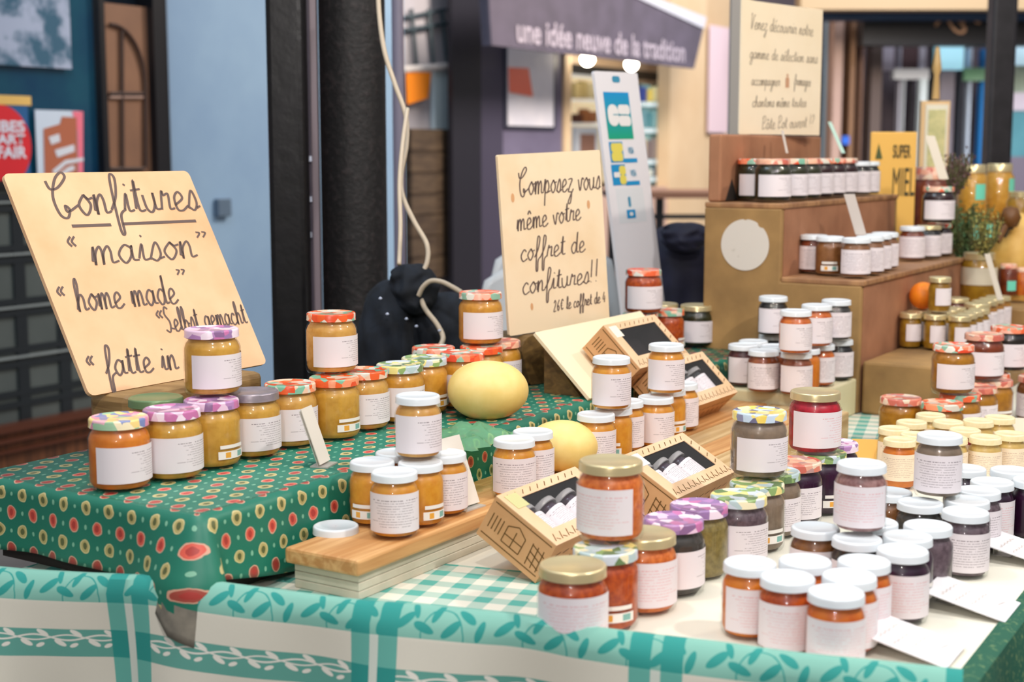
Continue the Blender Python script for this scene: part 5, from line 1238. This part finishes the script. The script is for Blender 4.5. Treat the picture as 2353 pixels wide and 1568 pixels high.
# second sign
U2 = hdir(47.6); n2 = Vector((U2.y, -U2.x, 0)); V2 = (UP - U2 * .035 - n2 * .06).normalized(); U2b = (U2 - V2 * U2.dot(V2)).normalized()
BL2 = at(1171, 773, 1.012); w2_ = along(BL2, U2b, 1401); h2_ = along_y(BL2, V2, 356)
s2_, tl2, _ = board('composez_sign', BL2, U2b, V2, w2_, h2_, m_cply, 'upright cream wooden board handwritten Composez vous même in the centre', corner=.004)
t = MB()
for a in (('Composez vous', (1192, 450), (1380, 434), .0026, .024), ('même votre', (1188, 532), (1335, 505), .0026, .021), ('coffret de', (1196, 602), (1345, 578), .0026, .021), ('confitures!!', (1200, 678), (1378, 646), .0026, .021), ('26$ le coffret de 4', (1272, 716), (1392, 694), .0020, .012)):
    write_line(t, a[0], a[1], a[2], tl2, a[3], xh=a[4])
link('handwriting', t.mesh('handwriting'), m_marker, s2_).location = (0, 0, .0006)
t = MB()
for x, y, r in ((1178, 455, .006), (1352, 470, .006), (1222, 705, .005)):
    u, v = tl2(x, y); t.poly([(u + r * math.cos(a) * .7, v + r * math.sin(a) * 1.4, 0) for a in [i * math.pi / 8 for i in range(16)]])
link('knots', t.mesh('knots'), M('knot_brown', '#D4A070', .7), s2_).location = (0, 0, .0004)
t = MB(); q = pz(BL2, ZRIS + .0025) + U2b * .012; Uh = Vector((U2b.x, U2b.y, 0)).normalized(); Nh = Vector((Uh.y, -Uh.x, 0))
hb = BL2.z - ZRIS - .003; rows = []
def rrect(O, X, Y, h, w, rad):
    out = []
    for cx, cz, a0 in ((w - rad, h - rad, 0), (rad, h - rad, 90), (rad, rad * .3, 180), (w - rad, rad * .3, 270)):
        rr_ = rad if cz > rad else rad * .3
        for k in range(5): a = math.radians(a0 + 22.5 * k); out.append(O + X * (cx + rr_ * math.cos(a) * (1 if rr_ == rad else 3.0 if False else 1)) + UP * (cz + rr_ * math.sin(a)))
    return out
t.prism(rrect(q - Nh * -.02, Uh, Nh, hb, .115, .028), Nh * -.09); tag(build('log_block', t, m_logd), 'dark grained wood block under the Composez board', 'wood block')
# payment card panel
U3 = hdir(40); V3 = (UP - R * .13 - Vector((U3.y, -U3.x, 0)) * .02).normalized(); U3b = (U3 - V3 * U3.dot(V3)).normalized()
BL3 = at(1440, 784, ZRIS + .003); 
w3_ = along(BL3 + V3 * .5, U3b, 1510 - 42) ; h3_ = along_y(BL3, V3, 163)
w3_ = .172
s3_, tl3, _ = board('payment_panel', BL3, U3b, V3, w3_, h3_, M('panel_white', '#E6E4E8', .35), 'tall narrow white leaning panel with blue card payment logos', th=.008, corner=.006)
def pq(x0, y0, x1, y1, mat, name, z=.0006, rad=0, label=None):
    a = tl3(x0, y1); b = tl3(x1, y0)
    # rectangle in board axes centred on the pixel centre
    c = tl3((x0 + x1) / 2, (y0 + y1) / 2); w = (tl3(x1, (y0 + y1) / 2)[0] - tl3(x0, (y0 + y1) / 2)[0]); h = tl3((x0 + x1) / 2, y0)[1] - tl3((x0 + x1) / 2, y1)[1]
    t = MB(); pts = []
    if rad:
        rd_ = rad * min(w, h)
        for cx, cy, a0 in ((w / 2 - rd_, h / 2 - rd_, 0), (-w / 2 + rd_, h / 2 - rd_, 90), (-w / 2 + rd_, -h / 2 + rd_, 180), (w / 2 - rd_, -h / 2 + rd_, 270)):
            for k in range(5): an = math.radians(a0 + 22.5 * k); pts.append((c[0] + cx + rd_ * math.cos(an), c[1] + cy + rd_ * math.sin(an), z))
    else: pts = [(c[0] - w / 2, c[1] - h / 2, z), (c[0] + w / 2, c[1] - h / 2, z), (c[0] + w / 2, c[1] + h / 2, z), (c[0] - w / 2, c[1] + h / 2, z)]
    t.poly(pts); o = link(name, t.mesh(name), mat, s3_)
    return c, w, h
m, t_, p_ = newmat('card_blue_green'); tc_ = t_.nodes.new('ShaderNodeTexCoord'); sp_ = t_.nodes.new('ShaderNodeSeparateXYZ'); t_.links.new(tc_.outputs['Object'], sp_.inputs[0])
yb_ = tl3(1430, 318)[1]; yt_ = tl3(1415, 213)[1]; f_ = (E(t_, sp_.outputs[1]) - yb_) / (yt_ - yb_); t_.links.new(mixc(t_, f_.mx(0.0).mn(1.0), hx('#10A07A'), hx('#1090CC')), p_.inputs['Base Color']); p_.inputs['Roughness'].default_value = .4
pq(1392, 212, 1450, 320, m, 'blue_green_card'); mwh = M('logo_white', '#E8E6E4', .4); mbl = M('logo_blue', '#1C8FC8', .4); myl = M('logo_yellow', '#E2D45E', .4); mbk = M('logo_teal', '#3C8FB0', .4)
pq(1396, 240, 1421, 290, mwh, 'cb_emblem', .0012, .45); pq(1419, 241, 1446, 264, mwh, 'cb_emblem', .0013, .42); pq(1421, 266, 1449, 290, mwh, 'cb_emblem', .0013, .42)
pq(1408, 263, 1440, 265, m, 'emblem_gap', .0018)
pq(1401, 326, 1432, 374, mbl, 'card_logo'); pq(1403, 329, 1430, 350, myl, 'logo_shape', .0012, .35); pq(1405, 350, 1431, 371, myl, 'logo_shape', .0012, .35)
pq(1434, 364, 1464, 374, mbl, 'blue_bar'); pq(1406, 378, 1438, 426, mbl, 'card_logo'); pq(1422, 381, 1437, 402, myl, 'logo_shape', .0012, .4); pq(1424, 402, 1439, 424, myl, 'logo_shape', .0012, .4); pq(1410, 396, 1424, 408, mwh, 'logo_shape', .0014, .2)
pq(1438, 416, 1470, 426, mbl, 'blue_bar'); pq(1419, 432, 1482, 512, M('sticker_grey', '#DCE0E4', .35), 'grey_sticker', .0004); pq(1440, 482, 1460, 502, mbl, 'blue_square', .001); pq(1446, 488, 1454, 496, mwh, 'square_mark', .0015, .4)
pq(1443, 452, 1449, 476, mbk, 'blue_stroke', .001, .4); pq(1406, 175, 1424, 190, mbk, 'small_logo', .0006, .45)
bpy.context.view_layer.update()
for (x, y) in ((1449, 346), (1455, 398)):
    c_ = tl3(x, y); text_on('lettering', 'VISA', BL3 + U3b * c_[0] + V3 * c_[1], U3b, V3, .024, .016, mbk, s3_, .001, .02)
# tall cream sign
U4 = hdir(43.5); BL4 = at(1699, 307, 1.4075); BL4 = aty(1699, 307, 3.30); w4_ = along(BL4, U4, 1883); h4_ = along_y(BL4, UP, -2)
BL4 = pz(BL4, Z1 + .150)
h4_ = along_y(BL4, UP, -2)
s4_, tl4, _ = board('venez_sign', BL4, U4, UP, w4_, h4_, m_cply2, 'tall cream sign with faint handwriting above the brown box at top', corner=.002, th=.004)
t = MB()
for a in (('Venez découvrir notre', (1724, 66), (1868, 84), .0024, .016), ('gamme de sélection sans', (1722, 134), (1878, 146), .0022, .014), ('à'.replace('à', 'a') + 'ccompagner', (1726, 196), (1792, 198), .0020, .013), ('fromages', (1824, 196), (1862, 199), .0020, .013), ('chantons même toutes', (1728, 246), (1852, 246), .0022, .013), ('Pâte Pot ouvert !?', (1750, 298), (1870, 292), .0022, .015)):
    write_line(t, a[0], a[1], a[2], tl4, a[3], xh=a[4])
link('handwriting', t.mesh('handwriting'), M('grey_pencil_ink', '#A89C88', .6), s4_).location = (0, 0, .0006)
c_ = tl4(1809, 188); t = MB(); t.poly([(c_[0] + a, c_[1] + b, 0) for a, b in ((-.008, -.014), (.008, -.014), (.008, .008), (.003, .010), (.004, .018), (-.004, .018), (-.003, .010), (-.008, .008))]); link('small_jar_drawing', t.mesh('small_jar_drawing'), M('drawing_tan', '#C89A78', .6), s4_).location = (0, 0, .0006)
# cream leaning board under the gift boxes
th5 = math.radians(44); E1 = (R * math.cos(th5) - UP * math.sin(th5)).normalized(); N5 = (R * math.sin(th5) + UP * math.cos(th5)).normalized()
BB = at(1360, 917, ZRIS + .004); w5 = along(BB - E1 * .155, D, 1478)
h5 = .158
s5_, _, _ = board('cream_board', BB - R * .004, D, -E1, w5, h5, M('cream_melamine', '#F2E2BE', .45), 'plain cream board leaning under the empty gift box', corner=.002, th=.006, cat='board')
t = MB(); q = pz(BB, ZRIS + .002) - R * .110 + D * .02; t.prism([q, q + R * .075, q + UP * .085], D * .18); tag(build('wedge_support', t, m_logd), 'dark wooden wedge hidden behind the leaning cream board', 'wood block')
# ---------------- gift boxes
m_kraft = M('kraft_card', '#D8A878', .7, var='#CC9A68', scale=12); m_kin = M('kraft_inside', '#3A2E28', .8); m_inkk = M('kraft_ink', '#765428', .7)
def giftbox(O, tilt, label, jars=True, L=.205, W=.105, H=.063, sticker=None, jl=None, content='plum'):
    th = math.radians(tilt); e1 = (R * math.cos(th) - UP * math.sin(th)).normalized(); n = (R * math.sin(th) + UP * math.cos(th)).normalized()
    # O: lowest long edge, near corner. local frame: x along D, y up the slope (-e1), z = n
    e = bpy.data.objects.new('gift_box', None); C.objects.link(e); X, Y, Z = D, -e1, n
    e.matrix_world = Matrix(((X.x, Y.x, Z.x, O.x), (X.y, Y.y, Z.y, O.y), (X.z, Y.z, Z.z, O.z), (0, 0, 0, 1))); tag(e, label, 'gift box', 'cardboard gift boxes of jam'); bpy.context.view_layer.update()
    c = .0012; t = MB()
    t.box((0, 0, 0), (L, 0, 0), (0, W, 0), (0, 0, c)); t.box((0, 0, c), (c, 0, 0), (0, W, 0), (0, 0, H - 2 * c)); t.box((L - c, 0, c), (c, 0, 0), (0, W, 0), (0, 0, H - 2 * c))
    t.box((c, 0, c), (L - 2 * c, 0, 0), (0, c, 0), (0, 0, H - 2 * c)); t.box((c, W - c, c), (L - 2 * c, 0, 0), (0, c, 0), (0, 0, H - 2 * c)); link('carton', t.mesh('carton'), m_kraft, e)
    wx0, wx1, wy0, wy1 = .028, L - .022, .026, W - .016; z = H - c; t = MB()
    t.box((0, 0, z), (L, 0, 0), (0, wy0, 0), (0, 0, c)); t.box((0, wy1, z), (L, 0, 0), (0, W - wy1, 0), (0, 0, c)); t.box((0, wy0, z), (wx0, 0, 0), (0, wy1 - wy0, 0), (0, 0, c)); t.box((wx1, wy0, z), (L - wx1, 0, 0), (0, wy1 - wy0, 0), (0, 0, c)); link('lid_panel', t.mesh('lid_panel'), M('kraft_top', '#EBC6A0', .7, var='#DFB88E', scale=12), e)
    t = MB(); t.box((wx0, wy0, z - .0006), (wx1 - wx0, 0, 0), (0, wy1 - wy0, 0), (0, 0, .0003)); link('window_film', t.mesh('window_film'), m_film('clear_film', '#FCFCFC', .02), e)
    t = MB(); t.box((.003, .003, c + .0002), (L - .006, 0, 0), (0, W - .006, 0), (0, 0, .0015)); t.box((.003, .0015, c), (L - .006, 0, 0), (0, .001, 0), (0, 0, H - .008)); t.box((.003, W - .003, c), (L - .006, 0, 0), (0, .001, 0), (0, 0, H - .008)); t.box((.0016, .003, c), (.001, 0, 0), (0, W - .006, 0), (0, 0, H - .008)); t.box((L - .003, .003, c), (.001, 0, 0), (0, W - .006, 0), (0, 0, H - .008)); link('liner', t.mesh('liner'), M('dark_liner', '#241A1C', .8), e)
    # line drawings on near end (x = 0 plane) and low side (y = 0 plane) and top
    t = MB(); lw = .0017
    def seg(P, Q, nrm):
        P, Q = Vector(P), Vector(Q); d = (Q - P).normalized(); s_ = d.cross(nrm).normalized() * lw / 2; t.quad(P + s_, P - s_, Q - s_, Q + s_)
    x = -.0004; nx = Vector((-1, 0, 0))
    def house(y, z, w, h):
        pts = [(y, z), (y + w, z), (y + w, z + h), (y + w / 2, z + h * 1.35), (y, z + h), (y, z)]
        for a, b in zip(pts, pts[1:]): seg((x, a[0], a[1]), (x, b[0], b[1]), nx)
        seg((x, y + w / 2, z), (x, y + w / 2, z + h), nx); seg((x, y, z + h / 2), (x, y + w, z + h / 2), nx)
    house(W * .38, .016, .030, .024)
    for k in range(4): seg((x, W * .74 + k * .006, .020), (x, W * .74 + k * .006, .042), nx)
    seg((x, .004, .008), (x, W - .004, .008), nx); seg((x, .004, .0565), (x, W - .004, .0565), nx)
    for k in range(3): seg((x, .006, .016 + k * .010), (x, .028, .022 + k * .010), nx); seg((x, .008 + k * .009, .012), (x, .010 + k * .009, .044), nx)
    ny = Vector((0, -1, 0)); y = -.0004
    for k in range(9): x0 = .012 + k * .021; seg((x0, y, .012), (x0 + .008, y, .030), ny); seg((x0 + .008, y, .030), (x0 + .016, y, .012), ny); seg((x0 + .002, y, .040), (x0 + .014, y, .044), ny)
    nz_ = Vector((0, 0, 1)); zz = H + .0003; rn = random.Random(3)
    for k in range(12): x0 = .008 + k * .0165; seg((x0, .006, zz), (x0 + .008, .018, zz), nz_); seg((x0 + .006, .010, zz), (x0 + .012, .006, zz), nz_)
    for k in range(10): x0 = .012 + k * .0185; seg((x0, W - .012, zz), (x0 + .008, W - .005, zz), nz_)
    for k in range(4): seg((L - .018, .03 + k * .016, zz), (L - .006, .036 + k * .016, zz), nz_)
    link('line_drawings', t.mesh('line_drawings'), m_inkk, e)
    if sticker:
        t = MB(); t.box((.010, W - .032, H + .0002), (.028, 0, 0), (0, .026, 0), (0, 0, .0004)); link('sticker', t.mesh('sticker'), M('sticker_' + sticker[1:], sticker, .5), e)
    bpy.context.view_layer.update()
    if jars:
        r, h = JT['X'][0], JT['X'][1]
        for k in range(3):
            q = bpy.data.objects.new('mini_jam_jar', None); C.objects.link(q)
            Lm = Matrix.Translation(((wx0 + wx1) / 2 + (k - 1) * (r * 2 + .002), .018, c + .002 + r)) @ Matrix.Rotation(math.radians(-90), 4, 'X')
            q.matrix_world = e.matrix_world @ Lm
            tag(q, ('nearest', 'middle', 'farthest')[k] + ' small dark jar lying inside ' + jl, 'jar', None)
            a, b = JAM[content]
            # jar axis (local z) runs up the slope; its label faces out of the box
            for nm, part, mat in (('glass', 'glass', m_glass()), ('jam', 'jam', m_jam(content, a, b)), ('lid', 'lid', M('grey_satin_lid', '#A6A4A4', .35)), ('label', 'label', m_label('grey_front', '#6E5C66', 'front'))):
                o = bpy.data.objects.new(nm, jpart('X', part, mat)); C.objects.link(o); o.parent = q
    return e
OA = at(1230, 1341, ZTAB + .002)
giftbox(OA, 30, 'cardboard gift box with house drawing leaning on the front plank', sticker='#C8C48A', jl='the front cardboard gift box')
OBt = at(1557, 1146, ZTAB + .002 + .063 * math.cos(math.radians(30)))
OB = OBt - (R * math.sin(math.radians(30)) + UP * math.cos(math.radians(30))) * .063; 
giftbox(OB, 30, 'cardboard gift box with three dark jars in the middle by marmalade', sticker='#E6E2DC', jl='the middle cardboard gift box')
th6 = th5; n6 = N5
OC = BB + D * .085 + E1 * .004 + N5 * .0065; 
giftbox(OC, 44, 'empty cardboard gift box on top of the leaning cream board', jars=False, sticker='#F0E6D2')
OD = OC + D * .045 + E1 * .1075 + N5 * .005
giftbox(OD, 44, 'cardboard gift box half hidden behind the stacked golden jars', jl='the rear cardboard gift box', content='black')
# ---------------- melons
def melon(x, yb, z, rx, rz, label, seed, fl=.0):
    P = at(x, yb, z); d = Vector((P.x, P.y, 0)).normalized(); cx = P + d * rx * .45; depth = cx.y * CP + (CH - cx.z) * SP; cx.x = (x - 1176.5) / F * depth
    t = MB(); n, m = 40, 26; rows, uvs = [], []
    for i in range(m + 1):
        a = -math.pi / 2 + math.pi * i / m; r = []
        for j in range(n + 1):
            b = 2 * math.pi * j / n; q = 1 + .012 * math.sin(b * 3 + seed) + .008 * math.sin(b * 5 + seed * 2 + a * 2)
            ca = abs(math.cos(a)) ** .88; sa = math.sin(a); r.append((rx * q * ca * math.cos(b), rx * .93 * q * ca * math.sin(b), rz + rz * (sa if sa > -.93 else -.93 - (.93 + sa) * .2)))
        rows.append(r); uvs.append([(j / n, i / m) for j in range(n + 1)])
    zmin = min(p[2] for p in rows[0]); t.grid([[(p[0], p[1], p[2] - zmin) for p in r] for r in rows], uvs); me = t.mesh('melon', smooth='all', merge=True)
    e = empty('melon', (cx.x, cx.y, z + .0005), label, 'melon'); link('rind', me, M('melon_rind', '#F4DA8E', .55, var='#E8CA74', scale=16, bump=.2), e)
    t = MB(); t.tube([(rx * .93, 0, rz), (rx * 1.0, 0, rz + .002)], .005, 8); link('stem_scar', t.mesh('stem_scar'), M('melon_scar', '#C8A858', .7), e).rotation_euler = (0, 0, math.radians(70)); return e
melon(1120, 966, ZRIS + .0016, .0668, .0480, 'large pale yellow melon on the patterned riser cloth', 1)
melon(1292, 1087, ZPL, .0560, .0400, 'second pale yellow melon behind the white lidded jars on plank', 4)
# ---------------- clear price tags on the stall
m_acr = m_film('cloudy_plastic', '#E8E6E0', .45)
def ptag(P, U, V, w, h, label, mat=None):
    e = empty('price_tag', P, label, 'price tag'); t = MB(); N_ = U.cross(V).normalized(); t.box(P - U * w / 2 + UP * .004, U * w, V * h, N_ * .0012); build('card', t, mat or M('ivory_card', '#E0DACE', .5), e)
    t = MB(); t.box(P - U * w / 2 - N_ * .002 + UP * .003, U * w, V * h * .98, -N_ * .0008); build('clear_sleeve', t, m_acr, e)
    t = MB(); hu = Vector((U.x, U.y, 0)).normalized(); hn = Vector((-hu.y, hu.x, 0)); t.box(P - hu * w / 2 - hn * .012, hu * w, hn * .026, UP * .002); build('clear_foot', t, m_acr, e); return e
ptag(at(746, 1070, ZRIS + .002), Vector((.28, 1, 0)).normalized(), Vector((-.32, -.0, 1)).normalized(), .036, .082, 'narrow price tag leaning in front of the middle riser jars')
ptag(at(1078, 1168, ZPL), Vector((.75, 1, 0)).normalized(), Vector((-.30, .1, 1)).normalized(), .045, .100, 'clear price tag leaning at the edge of the front plank')
# flat price cards
for x, y, lab in ((1971, 1455, 'white price card tilted on the cream cloth, nearest the front'), (2119, 1359, 'white price card tilted beside the plum jar, middle one of three'), (2259, 1251, 'white price card tilted near the right border, farthest of three')):
    O = at(x, y, ZTAB + .026); a = R * .098 - UP * .021; b = D * .078 + UP * .002; e = empty('price_card', pz(O + a * .5 + b * .5, ZTAB + .0012), lab, 'price card')
    t = MB(); t.box(O, a, b, a.cross(b).normalized() * -.0012); build('card', t, M('white_card', '#E2E0E2', .45), e)
    t = MB(); n_ = a.cross(b).normalized(); n_ = n_ if n_.z > 0 else -n_
    for k, (f0, f1, g) in enumerate(((.15, .8, .2), (.1, .7, .38), (.2, .85, .56), (.55, .8, .8))):
        p = O + a * g + b * f0 + n_ * .0003; q = O + a * (g + .05) + b * f1 + n_ * .0003
        pts = [p.lerp(q, i / 12) + a * (.02 * math.sin(i * 2.3 + k)) for i in range(13)]
        for i in range(12): w = a.normalized() * .0007; t.quad(pts[i] - w, pts[i + 1] - w, pts[i + 1] + w, pts[i] + w)
    build('handwriting', t, M('faint_ink', '#C9BDB4', .6), e)
    t = MB(); q = pz(O + a * .16 + b * .5, ZTAB + .0014); t.box(q - a.normalized() * .012, R * .002, D * .02, UP * .020); t.box(q - R * .012, R * .024, D * .02, UP * .0015); build('holder', t, m_acr, e)
# green plastic bag on the riser
random.seed(5); B = at(1078, 1010, ZRIS + .002); rows, uvs = [], []
for i in range(15):
    r = []
    for j in range(15):
        x_, y_ = (i / 14 - .5) * .15, (j / 14 - .5) * .11; h_ = max(0, .020 * (1 - (x_ / .075) ** 2) * (1 - (y_ / .055) ** 2)) * (1 + .45 * math.sin(i * .8 + j * .5) * math.cos(j * 1.1)) + .001; r.append(B + D * x_ + R * (y_ + .006 * math.sin(i * 2.0)) + UP * h_)
    rows.append(r); uvs.append([(0, 0)] * 15)
t = MB(); t.grid(rows, uvs); o = build('plastic_bag', t, m_film('green_film', '#9FDDB0', .35), smooth='all'); tag(o, 'crumpled thin green plastic bag lying on the riser before melon', 'bag')
# ---------------- things behind the stall
def blob(name, P, sx_, sy_, sz_, mat, seed, parent=None, amp=.12, nm=None):
    rn = random.Random(seed); ph = [rn.uniform(0, 6.28) for _ in range(8)]; t = MB(); n, m = 56, 34; rows, uvs = [], []
    for i in range(m + 1):
        a = -math.pi / 2 + math.pi * i / m; r = []
        for j in range(n + 1):
            b = 2 * math.pi * j / n
            q = 1 + amp * (math.sin(b * 3 + ph[0] + a * 2) * .5 + math.sin(b * 7 + ph[1] + 3 * math.sin(a * 3 + ph[5])) * .35 + math.sin(a * 9 + ph[2] + 2 * math.sin(b * 2 + ph[6])) * .30 + math.sin(b * 13 + a * 6 + ph[3]) * .12) * math.cos(a) ** .5 if abs(a) < 1.57 else 1
            ca = abs(math.cos(a)) ** .7; r.append(P + Vector((sx_ * q * ca * math.cos(b), sy_ * q * ca * math.sin(b), sz_ * (math.sin(a) + .1 * math.sin(b * 2 + ph[4]) * ca))))
        rows.append(r); uvs.append([(j / n, i / m) for j in range(n + 1)])
    t.grid(rows, uvs); return build(nm or name, t, mat, parent, smooth='all', merge=True)
m_coat = M('black_wool', '#0D121A', .85, var='#18202C', scale=30); m_coat2 = M('navy_quilt', '#23233C', .7, var='#17172A', scale=14)
zc = aty(940, 730, 2.95)
ce = empty('black_coat', pz(zc, .45), 'black coat with silver snaps piled on a stool behind the stall', 'coat')
blob('body', Vector((zc.x - .01, 3.0, .82)), .112, .09, .23, m_coat, 3, ce, .14, 'body'); blob('hood', aty(948, 665, 2.92), .050, .05, .052, m_coat, 8, ce, .16, 'hood'); blob('sleeve', aty(1010, 770, 2.98), .075, .06, .09, m_coat, 21, ce, .10, 'sleeve'); blob('sleeve', aty(890, 790, 2.93), .06, .06, .13, m_coat, 5, ce, .10, 'sleeve')
for x, y in ((874, 686), (890, 722), (934, 733), (957, 750), (1010, 760)):
    t = MB(); p = aty(x, y, 2.845); t.lathe([(.0005, -.003), (.0035, -.001), (.0035, .001), (.0005, .003)], 10, base=p); build('snap_button', t, M('bolt_silver', '#C4CCE0', .3), ce)
def stool(P, h, label):
    e = empty('stool', P, label, 'stool'); t = MB(); t.lathe([(.0005, h - .03), (.15, h - .03), (.15, h), (.0005, h)], 30, base=P); build('seat', t, m_dkwood, e)
    for a in range(4): an = a * math.pi / 2 + .6; t = MB(); t.tube([P + Vector((.16 * math.cos(an), .16 * math.sin(an), 0)), P + Vector((.11 * math.cos(an), .11 * math.sin(an), h - .03))], .012, 8); build('leg', t, m_black, e)
stool(Vector((zc.x, 3.08, 0)), .58, 'dark round stool carrying the black coat, mostly hidden')
z2c = aty(1563, 610, 3.9)
ne = empty('navy_jacket', pz(z2c, .8), 'dark navy quilted jacket heaped left of the stepped stand', 'jacket')
blob('body', Vector((z2c.x, 4.0, z2c.z - .12)), .12, .10, .22, m_coat2, 11, ne, .10, 'body'); blob('collar', aty(1572, 545, 3.88), .065, .05, .04, m_coat2, 13, ne, .15, 'collar')
stool(Vector((z2c.x, 4.05, 0)), .72, 'dark stool under the navy jacket, mostly hidden')
# white plastic chair
ch = empty('plastic_chair', Vector((aty(1150, 650, 3.6).x + .12, 3.75, 0)), 'white moulded plastic chair behind the Composez board', 'chair')
m_pl = M('white_plastic', '#D2D6D8', .4)
for kk, (dx, dz, dy) in enumerate(((0, 0, 0), (.028, .05, .06))):
    rows, uvs = [], []; B = aty(1088, 845, 3.6)
    for i in range(17):
        f = i / 16; r = []
        for j in range(15):
            g = j / 14; bow = math.sin(math.pi * g); z = .62 + f * (.40 + .06 * bow) + dz; x_ = B.x + dx + g * .36 + .03 * (f ** 4) * (1 - 2 * g) ; y_ = 3.60 + dy + .05 * bow + f * .07
            r.append(Vector((x_, y_, z)))
        rows.append(r); uvs.append([(0, 0)] * 15)
    t = MB(); t.grid(rows, uvs); o = build('backrest', t, m_pl, ch, smooth='all'); s_ = o.modifiers.new('s', 'SOLIDIFY'); s_.thickness = .008
t = MB(); t.box((B.x, 3.30, .43), (.38, 0, 0), (0, .36, 0), (0, 0, .02)); build('seat', t, m_pl, ch, bevel=.008)
for x_, y_ in ((0, 0), (.35, 0), (0, .33), (.35, .33)):
    t = MB(); top_ = .62 if y_ else .44; t.tube([(B.x + x_ + .012, 3.31 + y_, 0), (B.x + x_ + .012, 3.31 + y_, top_)], .014, 8); build('leg', t, m_pl, ch)
# bistro tables in the street
bt = empty('cafe_table', Vector((aty(1550, 450, 7.2).x, 7.2, 0)), 'dark metal cafe table with folded chairs before the lit shop', 'table')
t = MB(); P = Vector((aty(1550, 450, 7.2).x, 7.2, 0)); zt_ = aty(1550, 438, 7.2).z; t.box(P + Vector((-.35, -.3, zt_ - .03)), (.62, 0, 0), (0, .6, 0), (0, 0, .03)); build('top', t, M('brown_table_top', '#6A4A3A', .5), bt)
t = MB()
for dx in (-.33, -.1, .22): t.tube([P + Vector((dx, -.25, 0)), P + Vector((dx, -.25, zt_))], .02, 8)
for zz in (zt_ - .12, zt_ - .28): t.tube([P + Vector((-.33, -.25, zz)), P + Vector((.24, -.25, zz))], .012, 8)
build('frame', t, m_black, bt)
# cable
cb = empty('white_cable', aty(1012, 792, 2.84), 'beige power cable hanging down in loops past the iron column', 'cable')
m_cab = M('beige_cable', '#C9B9A2', .5)
def cable(pts, r, nm, Y0=3.1):
    P3 = smooth_line([(x, y) for x, y, *_ in pts], 8); n = len(P3); t = MB(); t.tube([aty(x, y, Y0 + (2.82 - Y0) * (i / n)) for i, (x, y) in enumerate(P3)], r, 10); build(nm, t, m_cab, cb, smooth='all')
cable([(868, -40), (872, 40), (884, 120), (908, 195), (932, 265), (934, 330), (922, 400), (925, 450), (952, 510), (980, 560), (982, 600), (966, 645), (972, 700), (1004, 745), (1018, 775), (1012, 795)], .0052, 'main_strand')
cable([(936, 250), (925, 330), (918, 420), (920, 520), (917, 608)], .0045, 'second_strand', 3.0)
cable([(962, 680), (972, 660), (990, 646), (1015, 648), (1040, 660), (1060, 672)], .005, 'loose_end', 2.84)
cable([(925, 330), (940, 470), (930, 560)], .0001, 'x') if False else None
make_jars()
